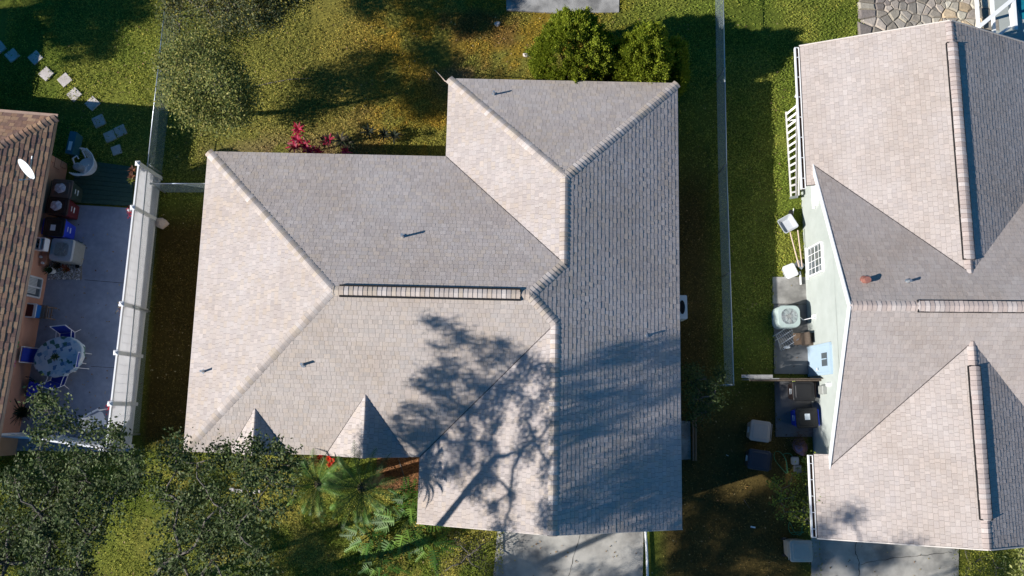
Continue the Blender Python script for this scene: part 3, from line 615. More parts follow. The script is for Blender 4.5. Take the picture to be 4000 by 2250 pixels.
def tree(name, lab, base, fork, blobs, seed, pal=OAK, leaf=.088, dens=300, mat='leaf_oak', bark='bark', trunk_r=.2, group=None, sub=11, spread=.22, twig=True, limb_r=.07, cat='tree'):
    rr = np.random.RandomState(seed); t = thing(name, tuple(base), lab, cat, group, world=True); tb_ = MB(); base = Vector(base); forks = [Vector(f) for f in fork]
    mid = [base.lerp(forks[0], k/4)+Vector((rr.uniform(-.1, .1), rr.uniform(-.1, .1), 0))*(1 if 0 < k < 4 else 0) for k in range(5)]
    tb_.tube(mid, [trunk_r*(1.25-.12*k) for k in range(5)], 10); Cs = []; 
    for i in range(1, len(forks)): tb_.tube([forks[0] if i == 1 else forks[i-1], forks[i]], [trunk_r*.75, trunk_r*.6], 8)
    nodes = [(f, 0) for f in forks]; order = sorted(blobs, key=lambda q: min((Vector(q[:3])-f).length for f in forks))
    for bl in order:
        c = Vector(bl[:3]); r = bl[3]; dn = bl[4] if len(bl) > 4 else 1.; fz = bl[5] if len(bl) > 5 else .6
        f, dp = min(nodes, key=lambda q: (q[0]-c).length*(1+.12*q[1])); lr = limb_r*(.78**dp); mp = f.lerp(c, .5)+Vector((rr.uniform(-.15, .15), rr.uniform(-.15, .15), rr.uniform(-.05, .25)))*min(1, (c-f).length); nodes.append((c, dp+1))
        tb_.tube([f, f.lerp(mp, .5)+Vector((rr.uniform(-.05, .05), rr.uniform(-.05, .05), 0)), mp, mp.lerp(c, .6), c], [lr*1.3, lr*1.1, lr*.95, lr*.85, lr*.78], 6)
        ns = max(3, int(sub*r*r*dn)); d = unit(ns, rr)*(rr.uniform(.25, 1, (ns, 1))**.6)*r; d[:, 2] *= fz
        for q in d:
            e = c+Vector(q); tip = e+Vector(q)*.12
            if twig: tb_.tube([c+Vector(q)*.1, c+Vector(q)*.55+Vector((rr.uniform(-.12, .12), rr.uniform(-.12, .12), rr.uniform(-.05, .1))), tip], [limb_r*.22, limb_r*.14, .004], 4, cap=False)
            nl = int(dens*rr.uniform(.35, 1.25)*DF*(spread/.22)**2); g = rr.normal(size=(nl, 3))*spread*np.array([1, 1, .7])*rr.uniform(.7, 1.3); Cs.append(np.array(e)+g)
    Cn = np.concatenate(Cs); V = leafquads(Cn, leaf, rr); mesh_np('crown', V, 4, pick(pal, len(Cn), rr), m[mat], t); tb_.build('trunk', m[bark], t, smooth=True)
    return t
def B(px, py, z, r, *k): q = at(px, py, z); return (q.x, q.y, z, r, *k)
# ------------------------------------------------------------------ the front oaks
tree('oak_tree', 'broad grey-green oak at the bottom left corner, nearest the terracotta house', (-13.6, -6.6, 0), [(-13.0, -6.0, 5.0), (-12.0, -4.9, 7.2), (-11.3, -3.4, 8.8)],
     [B(140, 1560, 10.1, .22), B(190, 1610, 10.2, .34), B(250, 1670, 10.1, .25), B(180, 1700, 10.0, .3), B(340, 1690, 10.0, .3), B(440, 1690, 10.0, .24), B(400, 1750, 10.1, .42), B(300, 1780, 10.0, .4), B(150, 1800, 9.8, .4), B(490, 1790, 10.1, .34), B(60, 1890, 9.7, .5),
      B(220, 1890, 9.5, .6), B(340, 1880, 9.7, .5), B(500, 1880, 9.7, .42), B(560, 1850, 9.7, .28), B(150, 2000, 9.5, .65), B(300, 1990, 9.7, .6), B(430, 1970, 9.8, .5), B(40, 2060, 9.2, .6), B(200, 2110, 9.5, .65), B(350, 2090, 9.7, .5),
      B(30, 2200, 9.2, .6), B(170, 2230, 9.5, .65), B(320, 2230, 9.7, .5), B(-100, 2180, 9.1, .7), B(120, 2350, 9.5, .7), B(300, 2380, 9.7, .6), B(-60, 2400, 9.2, .7)], 11, trunk_r=.10, dens=420, sub=37, spread=.14, limb_r=.05)
tree('oak_tree', 'open-crowned oak in front of the large house, reaching over the roof corner', (-9.2, -6.4, 0), [(-8.9, -6.0, 5.2), (-8.4, -5.4, 6.9), (-8.5, -4.6, 7.9), (-8.2, -3.6, 8.8)],
     [B(650, 1720, 9.6, .28), B(700, 1760, 9.7, .36), B(770, 1810, 9.8, .35), B(690, 1840, 9.6, .4), B(855, 1745, 9.6, .26), B(890, 1800, 9.6, .3), B(990, 1745, 9.8, .12, 2), B(960, 1790, 9.8, .22), B(1095, 1755, 9.8, .17, 1.4), B(1130, 1810, 9.8, .2, 1.2), B(1040, 1830, 9.8, .32),
      B(960, 1850, 10.1, .42), B(1060, 1880, 10.3, .36), B(700, 1960, 9.7, .5), B(680, 2060, 9.6, .45), B(800, 1900, 9.9, .42), B(860, 1980, 10, .45), B(1000, 1970, 10.3, .42), B(1090, 1990, 10.4, .3), B(790, 2070, 9.9, .5), B(930, 2070, 10.2, .45),
      B(700, 2170, 9.7, .5), B(830, 2190, 10, .5), B(1010, 2150, 10.3, .36, .8), B(620, 2240, 9.6, .4), B(760, 2290, 9.9, .5), B(930, 2290, 10.2, .45), B(640, 1930, 9.5, .25), B(1150, 1900, 10.4, .2), B(1060, 2330, 10.4, .5), B(1180, 2400, 10.4, .6), (-9.6, -5.5, 9.5, .42), (-9.0, -5.0, 9.8, .32), (-10.2, -5.2, 9.4, .4), (-9.9, -4.6, 9.5, .3), (-8.8, -5.8, 9.5, .4), (-9.3, -6.3, 9.6, .45)], 12, trunk_r=.16, dens=400, sub=32, spread=.14, limb_r=.06)
tree('oak_tree', 'tall oak standing just below the bottom edge of the frame', (-7.2, -8.0, 0), [(-7.0, -7.6, 5), (-6.2, -6.6, 8)],
     [(-6.6, -5.0, 10.4, .8), (-5.6, -5.2, 10.4, .9), (-4.6, -5.0, 10.3, .9, .7), (-6.2, -6.2, 10.6, 1.0), (-4.6, -6.2, 10.6, 1.0), (-5.2, -7.2, 10.4, 1.1), (-7.6, -5.8, 10.3, .6), (-3.6, -5.6, 10.0, .7, .5), (-3.2, -6.8, 10, .9, .5), (-4.2, -7.8, 10, 1., .7), (-6.4, -7.8, 10, 1.), (-7.8, -8.8, 10.4, 1.1), (-6.0, -9.2, 10.4, 1.1), (-9.4, -8.2, 10.2, 1.), (-4.4, -9.4, 10.2, 1.1), (-8.8, -10, 10, 1.1)], 13, trunk_r=.15, dens=430, sub=26, twig=False, limb_r=.06)
tree('oak_tree', 'old oak with low wide crown below the bottom left corner', (-18.5, -8.5, 0), [(-18.3, -8.2, 3), (-17.6, -7.6, 4.8)],
     [(-17.2, -6.6, 5.6, .9), (-16.0, -7.2, 5.8, .9), (-18.6, -6.6, 5.6, 1.), (-15.2, -6.9, 5.5, .6, .7), (-17.2, -8.2, 6, 1.1), (-15.4, -8.6, 6., 1.), (-13.8, -8.4, 5.6, .8, .8), (-19.6, -5.2, 5.6, .9), (-12.6, -8.8, 5.2, .7, .8), (-11.2, -9.0, 7.6, .8, .9), (-12.4, -9.3, 8.2, .8, .9), (-13.6, -9.8, 8.8, .8), (-10.2, -9.0, 7, .6), (-14.6, -10.4, 9, .9), (-21.8, -6.2, 3.6, 1.1), (-23.0, -5.2, 4.0, 1.1), (-20.3, -7.2, 3.0, .9)], 15, trunk_r=.28, dens=430, sub=16, twig=False, limb_r=.06)
tree('oak_tree', 'spreading tree beyond the bottom edge that dapples the right driveway', (-1.5, -11.5, 0), [(-1.2, -11, 4), (-1.0, -10, 8)],
     [(-2.2, -6.9, 11.4, .4, .5), (-.2, -8.0, 11.8, .45, .5), (-3.4, -7.2, 11.2, .7, .6), (-1.4, -8.4, 11.4, .8, .6), (-3.4, -9.0, 10.2, 1.1, .9), (-.4, -10.0, 10.8, 1.1, .8), (-5, -9.4, 9.4, 1., .8), (-6.4, -8.4, 8, .9, .9), (-4.6, -10.2, 8, 1.1, .9), (-7.6, -9, 7.4, 1., .9)], 14, trunk_r=.28, dens=430, sub=17, twig=False, limb_r=.05)
# ------------------------------------------------------------------ back-yard trees
YEL = [(.10, .11, .035), (.14, .14, .04), (.075, .095, .035), (.16, .15, .07), (.24, .21, .03), (.09, .12, .05), (.05, .07, .03)]
tree('small_tree', 'thin-leaved small tree beside the left chain-link fence in the back yard', at(925, 440, 0), [at(880, 425, 2.2), at(830, 380, 3.6)],
     [B(760, 250, 4.6, .8), B(860, 280, 4.6, .6), B(740, 340, 4.6, .8), B(840, 350, 5.0, .8), B(760, 420, 4.6, .7), B(860, 420, 4.4, .7), B(930, 330, 4.2, .5), B(700, 280, 4., .7), B(690, 380, 3.8, .6), B(940, 410, 3.8, .4), B(800, 190, 4.4, .5), B(820, 400, 2.2, .8), B(770, 300, 2.6, .8), B(880, 340, 2.8, .7), B(870, 430, 1.5, .6), B(920, 380, 3.4, .5), B(820, 250, 3.2, .7), B(850, 310, 5.5, .45), B(930, 440, 1.2, .4)],
     21, pal=[(.18, .20, .04), (.25, .25, .06), (.12, .15, .035), (.34, .31, .09), (.08, .105, .025)], leaf=.085, dens=430, sub=19, trunk_r=.08, limb_r=.035, spread=.24)
tree('yellow_tree', 'yellow-flecked tree at the top edge above the back yard', at(900, -90, 0), [at(900, -60, 2.0), at(900, -60, 3.4)],
     [B(720, -10, 3.8, .7), B(810, 20, 4.2, .8), B(900, 10, 4.6, .9), B(990, 20, 4.6, .8), B(1080, 0, 4.4, .7), B(1000, 80, 4.2, .5), B(1070, 70, 4., .3), B(940, -60, 5, 1.), B(1060, -90, 4.8, 1.), B(820, -80, 4.6, 1.), B(1150, -60, 4.2, .7), B(690, -70, 4, .9), B(870, 90, 4, .35, .6)],
     22, pal=YEL, leaf=.085, dens=460, sub=18, trunk_r=.13, limb_r=.05)
tree('shrub', 'low yellow-green shrub growing against the left chain-link fence at the top edge', at(690, 60, 0), [at(690, 60, .6), at(690, 40, .9)],
     [B(690, 20, 1.2, .5), B(700, 100, 1.1, .5), B(720, 160, .9, .45), B(700, 230, .8, .45), B(760, 60, 1., .5), B(690, 320, .7, .4, .7)], 23, pal=YEL, leaf=.075, dens=260, sub=22, trunk_r=.05, limb_r=.03, cat='shrub')
tree('big_tree', 'dense tree left of the frame shading the lawn by the stepping stones', (-25.5, 13.5, 0), [(-25.5, 13.5, 3), (-25, 13.5, 4.5)],
     [(-24.5, 12.6, 5.2, 1.7), (-23.6, 13.9, 5.4, 1.5), (-26.5, 13.2, 5.5, 2.), (-24.2, 15.3, 5.6, 1.7), (-22.9, 13.0, 4.6, .8), (-22.8, 14.9, 4.8, .9)], 24, leaf=.12, dens=420, sub=16, trunk_r=.25, twig=False)
# dense cedar-like bushes at the roof edge
CED = [(.20, .25, .018), (.26, .31, .025), (.34, .37, .035), (.14, .19, .015), (.22, .28, .02)]
def cedar(lab, cx, cy, rx, ry, h, seed, n, tiltx=0.):
    rr = np.random.RandomState(seed); t = thing('cedar_bush', (cx, cy, 0), lab, 'bush', 'cedar bushes at the north roof edge', world=True)
    ncl = 1100; th = rr.uniform(0, 2*np.pi, ncl); ph = np.arccos(rr.uniform(-.25, 1, ncl)); rad = rr.uniform(.80, 1.0, ncl)
    bump = 1+.08*np.sin(th*3+seed)*np.sin(ph*2)+.05*np.sin(th*7+2*seed)+.055*rr.normal(size=ncl)
    d = np.stack([np.sin(ph)*np.cos(th), np.sin(ph)*np.sin(th), np.cos(ph)], 1)
    cl = d*(rad*bump)[:, None]*np.array([rx, ry, h*.62])+np.array([cx, cy, h*.40]); cl = cl[cl[:, 2] > .15]; k = len(cl)
    per = n//k; base = np.repeat(cl, per, 0); dd = np.repeat(d[:k] if k == ncl else (cl-np.array([cx, cy, h*.3])), per, 0); dd = dd/np.linalg.norm(dd, axis=1, keepdims=True)
    out = dd*.7+np.array([0, 0, .55])+rr.normal(size=dd.shape)*.35; out /= np.linalg.norm(out, axis=1, keepdims=True)
    t_ = rr.uniform(0, 1, (len(base), 1)); C_ = base+dd*t_*.16+rr.normal(size=base.shape)*np.array([.05, .05, .06])
    mesh_np('foliage', leafquads(C_, .085, rr, up=.2, asp=.42, dirs=out), 4, pick(CED, len(C_), rr, .75, 1.2), m['leaf_soft'], t)
    b = MB(); b.tube([(cx, cy, 0), (cx, cy, h*.6)], [.09, .04], 8)
    for _ in range(9):
        a = rr.uniform(0, 6.28); b.tube([(cx, cy, .3), (cx+.5*rx*math.cos(a), cy+.5*ry*math.sin(a), h*.4), (cx+.8*rx*math.cos(a), cy+.8*ry*math.sin(a), h*.66)], [.05, .03, .012], 6)
    b.build('trunk', m['bark_dk'], t, smooth=True); return t
q = at(2245, 195, 2.0); cedar('big round yellow-green cedar bush overhanging the north roof edge', q.x-.05, q.y-.22, 1.38, 1.22, 3.9, 3, 140000)
q = at(2500, 215, 2.0); cedar('narrower yellow-green cedar bush, right of the big round one', q.x+.0, q.y-.28, 1.0, 1.0, 3.8, 4, 95000)
q = at(2622, 225, 2.0); cedar('shaded cedar bush at the roof corner, nearest the right chain-link fence', q.x+.10, q.y-.1, .55, .95, 2.3, 5, 55000)

# ------------------------------------------------------------------ plants with long leaves
def frond(V, Cc, p0, az, L, rise, droop, nl, ll, wl_, pal, rr, roll=0):
    """pinnate frond; returns rachis points."""
    pts = []; d = np.array([math.cos(az), math.sin(az)])
    for k in range(13):
        t = k/12; r = L*(t-.12*t*t); z = rise*L*math.sin(t*1.9)*.8-droop*L*t*t*.75; pts.append(np.array([p0[0]+d[0]*r, p0[1]+d[1]*r, p0[2]+z]))
    pts = np.array(pts); c0 = np.array(pal[rr.randint(len(pal))])*rr.uniform(.6, 1.35)
    for k in range(nl):
        t = .10+.9*(k+.5)/nl; i = min(int(t*12), 11); f = t*12-i; q = pts[i]*(1-f)+pts[i+1]*f; tn = pts[i+1]-pts[i]; tn /= np.linalg.norm(tn)
        sd = np.cross(tn, [0, 0, 1]); sd /= np.linalg.norm(sd)+1e-9; l = ll*(math.sin(math.pi*min(1, t*.92+.08))**.5)*(1-.35*t)
        for sg in (-1, 1):
            dr = sd*sg*.8+tn*(.35+.5*t)+np.array([0, 0, .18]); dr /= np.linalg.norm(dr); w = tn*wl_
            e = q+dr*l-np.array([0, 0, l*.18]); V += [q-w, q+w, q+dr*l*.55+w*.9, e, ][0:4]; Cc.append(c0*rr.uniform(.8, 1.25))
    return pts
SAG = [(.085, .19, .04), (.12, .24, .05), (.19, .31, .09), (.06, .13, .03)]
def cycad(lab, c, h, L, n, seed, group=None, ll=.27, wl_=.013):
    rr = np.random.RandomState(seed); t = thing('sago_palm', (c[0], c[1], 0), lab, 'palm', group, world=True); V = []; Cc = []; st_ = MB(); bt = MB()
    bt.loft([ell(.17, .17, 0, 12, c[0], c[1]), ell(.2, .2, h*.5, 12, c[0], c[1]), ell(.14, .14, h, 12, c[0], c[1])])
    for k in range(n):
        az = k*2.39996+rr.uniform(-.15, .15); lev = k/n; P_ = frond(V, Cc, (c[0], c[1], h-.05), az, L*rr.uniform(.85, 1.08)*(.78+.22*min(1, 1.6*(1-lev))), .25+.55*lev, .55*(1-lev)+.1, 24, ll, wl_, SAG, rr); st_.tube(P_[::2], [.014, .012, .010, .008, .006, .005, .003], 4, (.10, .12, .04))
    mesh_np('fronds', V, 4, np.array(Cc), m['leaf_gloss'], t); st_.build('frond_stalks', m['straw'], t); bt.build('trunk', m['bark_dk'], t); return t
q = at(1412, 1905, 3.7); cycad('larger sago palm with glossy fronds between the gablet and the south wing', q, 3.7, 1.55, 21, 41, 'sago palms in the front bed')
q = at(1243, 1890, 2.9); cycad('smaller sago palm, left of the larger one', q, 2.9, 1.35, 18, 42, 'sago palms in the front bed')
# split-leaf philodendrons
PH = [(.06, .14, .018), (.085, .17, .022), (.045, .10, .015), (.13, .22, .03)]
def philo(lab, px, py, n, rad, h, seed, size=.5):
    rr = np.random.RandomState(seed); c = at(px, py, h*.6); t = thing('philodendron', (c.x, c.y, 0), lab, 'plant', 'split-leaf philodendrons in the front bed', world=True); V = []; Cc = []; b = MB()
    for k in range(n):
        az = k*2.4+rr.uniform(-.3, .3); f = math.sqrt((k+.5)/n); r = rad*f; zz = h*(1.05-.45*f)+rr.uniform(-.1, .1); p_ = np.array([c.x+r*math.cos(az), c.y+r*math.sin(az), zz]); b.tube([(c.x, c.y, .1), (c.x+r*.5*math.cos(az), c.y+r*.5*math.sin(az), zz*.75), tuple(p_)], [.02, .014, .01], 5, (.07, .12, .03))
        d = np.array([math.cos(az), math.sin(az), -.35]); d /= np.linalg.norm(d); sd = np.cross(d, [0, 0, 1]); sd /= np.linalg.norm(sd); L = size*rr.uniform(.75, 1.2); c0 = np.array(PH[rr.randint(4)])*rr.uniform(.8, 1.2)
        for j in range(8):
            s = j/7; q_ = p_+d*L*s-np.array([0, 0, .12*s*s*L]); wd = L*.48*(1-.75*s)*(.75+.25*math.sin(s*9))
            for sg in (-1, 1):
                dr = sd*sg+d*(.1+.8*s)-np.array([0, 0, .15]); dr /= np.linalg.norm(dr); w_ = d*L*.052
                V += [q_-w_, q_+w_, q_+dr*wd+w_*.6, q_+dr*wd*.92-w_*.7]; Cc.append(c0*rr.uniform(.85, 1.15))
        V += [p_-sd*.03, p_+d*L*.5-sd*.02, p_+d*L*1.08, p_+sd*.03]; Cc.append(c0*1.3)
    mesh_np('leaves', V, 4, np.array(Cc), m['leaf_gloss'], t); b.build('stalks', m['straw'], t); return t
philo('big split-leaf philodendron below the corner of the south wing', 1590, 2030, 30, 1.0, 1.3, 51, .55); philo('split-leaf philodendron spreading left towards the lawn', 1450, 2090, 18, .7, 1.0, 52, .45)
philo('dark split-leaf philodendron against the garage wall', 1690, 2120, 16, .6, 1.0, 53, .5); philo('split-leaf philodendron at the bottom, nearest the lawn edge', 1490, 2185, 16, .62, .8, 54, .42); philo('split-leaf philodendron close under the roof corner', 1610, 1955, 12, .5, 1.6, 55, .45)
# rosette plants (cordyline etc.)
def rosette(name, lab, heads, pal, L, wd, n, seed, mat='petal', cat='plant', group=None):
    rr = np.random.RandomState(seed); c = heads[0]; t = thing(name, (c[0], c[1], 0), lab, cat, group, world=True); V = []; Cc = []; b = MB()
    for hx in heads:
        b = MB(); b.tube([(hx[0], hx[1], 0), hx], [.02, .012], 5); b.build('stem', m['bark_dk'], t)
        for k in range(n):
            az = k*2.4+rr.uniform(-.2, .2); lev = k/n; d = np.array([math.cos(az), math.sin(az), .15+1.1*lev]); d /= np.linalg.norm(d); sd = np.cross(d, [0, 0, 1]); sd /= np.linalg.norm(sd); l = L*rr.uniform(.7, 1.15); p_ = np.array(hx)
            c0 = np.array(pal[rr.randint(len(pal))])*rr.uniform(.75, 1.2); w_ = sd*wd*.5; mid = p_+d*l*.5; tip = p_+d*l-np.array([0, 0, l*.22])
            V += [p_-w_*.3, p_+w_*.3, mid+w_, mid-w_]; Cc.append(c0*.9); V += [mid-w_, mid+w_, tip+w_*.2, tip-w_*.2]; Cc.append(c0)
    mesh_np('leaves', V, 4, np.array(Cc), m[mat], t); return t
PK = [(.55, .03, .09), (.62, .06, .14), (.45, .02, .05), (.65, .22, .26), (.35, .02, .05)]; DK = [(.10, .02, .03), (.06, .05, .03), (.35, .02, .06), (.05, .06, .025)]
def hd(*l): return [tuple(at(x, y, z)) for x, y, z in l]
rosette('cordyline', 'bright pink cordyline, tallest of the clump by the north eave', hd((1165, 505, 1.3), (1160, 545, 1.2), (1150, 572, 1.), (1190, 570, .9), (1210, 590, 1.)), PK, .32, .07, 16, 61, group='pink cordylines by the north eave')
rosette('cordyline', 'small red and dark cordyline standing apart, right of the bright pink clump', hd((1285, 545, .9), (1270, 555, .7)), DK+PK[:1], .3, .07, 16, 62, group='pink cordylines by the north eave')
rosette('cordyline', 'dark purple-leaved cordyline between the red one and the spiky shadows', hd((1330, 548, 1.4), (1360, 560, 1.1)), DK[1:2]+DK[3:], .36, .08, 16, 63, group='pink cordylines by the north eave')
rosette('cordyline', 'crimson cordyline half hidden under the north eave', hd((1240, 592, .6), (1350, 592, .6)), PK[:2], .3, .07, 10, 64, group='pink cordylines by the north eave')
rosette('shadow_rosette', 'added near-black leaves standing in for spiky plant shadows near the north eave', hd((1440, 515, .7), (1500, 525, .6), (1540, 530, .7)), [(.03, .04, .02), (.025, .03, .02)], .34, .07, 15, 65)  # added near-black leaves in place of the shadows the cordylines cast
rosette('bromeliad', 'scarlet flowering plant under the front eave between the gablets', hd((1285, 1790, .6), (1300, 1800, .7), (1290, 1812, .6), (1250, 1783, .4)), [(.75, .03, .01), (.6, .02, .01)], .14, .07, 14, 66)
rosette('dry_fern', 'orange-brown dried plant left of the scarlet flowers', hd((1230, 1795, .4), (1255, 1805, .35)), [(.28, .12, .04), (.35, .16, .05)], .28, .03, 22, 67, 'straw')
# mulch of brown straw in the front bed
rr = np.random.RandomState(9); n = 9000
P0, P1, P2_, P3 = [np.array(at(*q, .03)) for q in ((1480, 1760), (1640, 1780), (1632, 1930), (1470, 1900))]
s_, t_ = rr.rand(n, 1), rr.rand(n, 1); C_ = (P0*(1-s_)+P1*s_)*(1-t_)+(P3*(1-s_)+P2_*s_)*t_; C_[:, 2] += rr.rand(n)*.10; dd = rr.normal(size=(n, 3))*np.array([1, 1, .25]); dd /= np.linalg.norm(dd, axis=1, keepdims=True)
tag(mesh_np('straw_mulch', leafquads(C_, .14, rr, up=1.5, asp=.14, dirs=dd), 4, pick([(.30, .14, .06), (.22, .10, .045), (.38, .19, .08), (.12, .06, .03)], n, rr), m['straw']), 'rust-brown straw mulch in the bed beside the larger sago palm', 'mulch', kind='stuff')
b = MB()
b.tube([at(1556, 1790, .14), at(1575, 1850, .14), at(1590, 1900, .14)], [.02, .018, .012], 6); tag(b.build('dead_frond', m['bark']), 'dead palm frond stalk lying on the straw mulch', 'branch')
# grass tufts
rr = np.random.RandomState(17); n = 620000
gxy = np.stack([rr.uniform(-19.5, 19.5, n), rr.uniform(-6.3, 16.3, n)], 1); x_, y_ = gxy.T
ex = ((x_ > -10.6) & (x_ < 5.0) & (y_ > -1.0) & (y_ < 8.3))|((x_ > -2.4) & (x_ < 5.0) & (y_ > -3) & (y_ < 11))|(x_ > 10.8)&(y_ < 12)|(x_ > 13.6)|((x_ < -13.2) & (y_ > -1.6) & (y_ < 9.0) & (x_ > -30))|((x_ > -.3) & (x_ < 5.15) & (y_ < -3.3))
ex |= ((x_ > at(1977, 0).x) & (x_ < at(2420, 0).x) & (y_ > at(2200, 50).y))|((x_ > at(3017, 1100).x) & (y_ < at(3017, 1082).y) & (y_ > at(3017, 1706).y) & ~((y_ < at(0, 1462).y) & (y_ > at(0, 1490).y)))|((x_ > 10.75) & (y_ < -3.9))
dens = fbm(x_, y_, 1.1); bare = np.clip((fbm(x_+50, y_, .8)-.56)*6, 0, .75)
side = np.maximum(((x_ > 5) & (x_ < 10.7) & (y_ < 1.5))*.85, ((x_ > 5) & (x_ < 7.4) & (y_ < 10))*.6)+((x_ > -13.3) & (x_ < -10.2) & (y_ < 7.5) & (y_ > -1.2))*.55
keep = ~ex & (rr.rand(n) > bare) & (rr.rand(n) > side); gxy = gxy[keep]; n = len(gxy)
hgt = .015+.05*rr.rand(n)*np.clip(fbm(gxy[:, 0], gxy[:, 1], 2.3)*1.6, .3, 1.5); C_ = np.concatenate([gxy, hgt[:, None]], 1)
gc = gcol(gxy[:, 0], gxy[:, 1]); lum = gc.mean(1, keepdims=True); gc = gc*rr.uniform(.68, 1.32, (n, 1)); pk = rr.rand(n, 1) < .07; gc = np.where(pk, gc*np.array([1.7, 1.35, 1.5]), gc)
V = leafquads(C_, .062, rr, up=.35, asp=.5); tag(mesh_np('grass', V, 4, gc, m['grass']), 'short patchy lawn grass and weeds', 'grass', kind='stuff')

# fallen leaves on the lawns and driveways
rr = np.random.RandomState(23); n = 2600; lx, ly = rr.uniform(-17, 17, n), rr.uniform(-6, 15, n); inside = ((lx > -10.2) & (lx < 5.2) & (ly > -3.2) & (ly < 11))|((lx > 10.4) & (ly > -3.8)); lx, ly = lx[~inside], ly[~inside]; n = len(lx)
tag(mesh_np('fallen_leaves', leafquads(np.stack([lx, ly, np.full(n, .06)], 1), .07, rr, up=2.2, asp=.6), 4, pick([(.30, .19, .09), (.20, .12, .06), (.38, .30, .14), (.12, .08, .04)], n, rr), m['straw']), 'scattered brown fallen leaves on lawns and driveways', 'leaves', kind='stuff')
# ------------------------------------------------------------------ fences
def chain(name, lab, pts, h, spacing, toprail=True, group=None, sp=.075, wr=.0022, post_r=.03):
    t = thing(name, (pts[0].x, pts[0].y, 0), lab, 'fence', group, world=True); ra = MB(); V = []; po = []
    for i in range(len(pts)-1):
        a, b_ = Vector((pts[i].x, pts[i].y, 0)), Vector((pts[i+1].x, pts[i+1].y, 0)); L = (b_-a).length; d = (b_-a)/L; n_ = Vector((-d.y, d.x, 0)); ra.tube([a+Vector((0, 0, h)), b_+Vector((0, 0, h))], .021, 8)
        k = max(1, int(L/spacing))
        for j in range(k+1 if i == len(pts)-2 else k):
            q = a+d*(L*j/k); p_ = MB(); p_.tube([q, q+Vector((0, 0, h+.01))], post_r, 8); p_.tube([q+Vector((0, 0, h+.01)), q+Vector((0, 0, h+.05))], [post_r*1.1, post_r*.4], 8); po.append(p_)
        u = np.arange(-h, L, sp); z = Vector((0, 0, 1))
        for u0 in u:
            for sg in (1, -1):
                s0, s1 = (u0, u0+h) if sg > 0 else (u0+h, u0); z0_, z1_ = 0.03, h
                lo, hi = max(min(s0, s1), 0), min(max(s0, s1), L)
                if hi <= lo: continue
                fz = lambda s: z0_+(z1_-z0_)*((s-s0)/(s1-s0)); A = a+d*lo+z*fz(lo); Bq = a+d*hi+z*fz(hi)
                w_ = z*wr; e = n_*wr
                V += [A-w_, Bq-w_, Bq+w_, A+w_, A-e, Bq-e, Bq+e, A+e]
    ra.build('top_rail', m['rail'], t, smooth=True)
    for p_ in po: p_.build('post', m['rail'], t, smooth=True)
    mesh_np('chain_mesh', [tuple(v) for v in V], 4, np.ones((len(V)//4, 3)), m['wire'], t); return t
chain('chain_link_fence', 'chain-link fence running along the left side of the back yard and behind the white fence', [at(657, -90, 1.2), at(577, 640, 1.2), at(526, 1200, 1.2), at(482, 1700, 1.2)], 1.2, 2.9)
chain('chain_link_fence', 'long chain-link fence between the large house and the mint-green house', [at(2824, -90, 1.2), at(2838, 640, 1.2), at(2866, 1503, 1.2)], 1.2, 2.95)
chain('chain_link_gate', 'short chain-link gate joining the white fence to the left corner of the large house', [at(588, 717, 1.2), at(800, 717, 1.2)], 1.2, 1.0)
chain('chain_link_fence', 'short chain-link return at the lower end of the right fence', [at(2826, 1503, 1.2), at(2866, 1503, 1.2)], 1.2, .4)
# white vinyl privacy fence
def vinyl(name, lab, pts, h=1.83, big=True):
    t = thing(name, (pts[0].x, pts[0].y, 0), lab, 'fence', world=True)
    for i in range(len(pts)):
        p_ = pts[i]; b = MB(); c = (p_.x, p_.y); s = .065
        b.prism([(c[0]-s, c[1]-s), (c[0]+s, c[1]-s), (c[0]+s, c[1]+s), (c[0]-s, c[1]+s)], 0, h+.05); po = b.build('post', m['vinyl_solid'], t); k = MB()
        q4 = lambda e: [(c[0]-e, c[1]-e), (c[0]+e, c[1]-e), (c[0]+e, c[1]+e), (c[0]-e, c[1]+e)]
        k.prism(q4(.085), h+.05, h+.075); k.prism(q4(.08), h+.075, h+.13, top=q4(.01)); k.build('post_cap', m['vinyl_solid'], po)
        if i < len(pts)-1:
            a, e = pts[i], pts[i+1]; d = (e-a).normalized(); z = lambda q, zz: (q.x, q.y, zz); a2, e2 = a+d*.068, e-d*.068
            r_ = MB(); r_.bar(z(a2, h-.04), z(e2, h-.04), .055, .10); r_.build('rail', m['vinyl_solid'], t); r_ = MB(); r_.bar(z(a2, .16), z(e2, .16), .05, .15); r_.build('rail', m['vinyl_solid'], t)
            pl = MB(); L = (e2-a2).length; n = max(2, int(L/.28))
            for k in range(n): p0, p1 = a2+d*(L*k/n+.001), a2+d*(L*(k+1)/n-.001); pl.bar(z(p0, (h+.13)/2), z(p1, (h+.13)/2), .024, h-.33)
            r2 = MB(); pl.build('panel', m['vinyl'], t)
    return t
vp = [at(541, 640, 1.83), at(519, 812, 1.83), at(497, 1000, 1.83), at(483, 1188, 1.83), at(452, 1378, 1.83), at(434, 1577, 1.83), at(412, 1752, 1.83)]
A0, A6 = vp[0], vp[-1]; vp = [A0.lerp(A6, t) for t in (0, .165, .5, .69, .845, 1)]
A = [at(541, 640, 1.83), at(519, 812, 1.83), at(494, 1118*1, 1.83)]
vps = []
for py in (640, 812, 1000, 1188, 1378, 1577, 1752): 
    t_ = (py-640)/(1752-640); vps.append(at(541+(414-541)*t_, py, 1.83))
vps = [vps[0], vps[1], vps[3], vps[4], vps[5], vps[6]]; vinyl('white_vinyl_fence', 'long white vinyl privacy fence along the blue patio', vps)
vinyl('white_vinyl_fence', 'short white vinyl fence closing the bottom of the patio under the oak', [at(-40, 1702, 1.83), at(130, 1712, 1.83), at(280, 1735, 1.83), at(398, 1750, 1.83)])
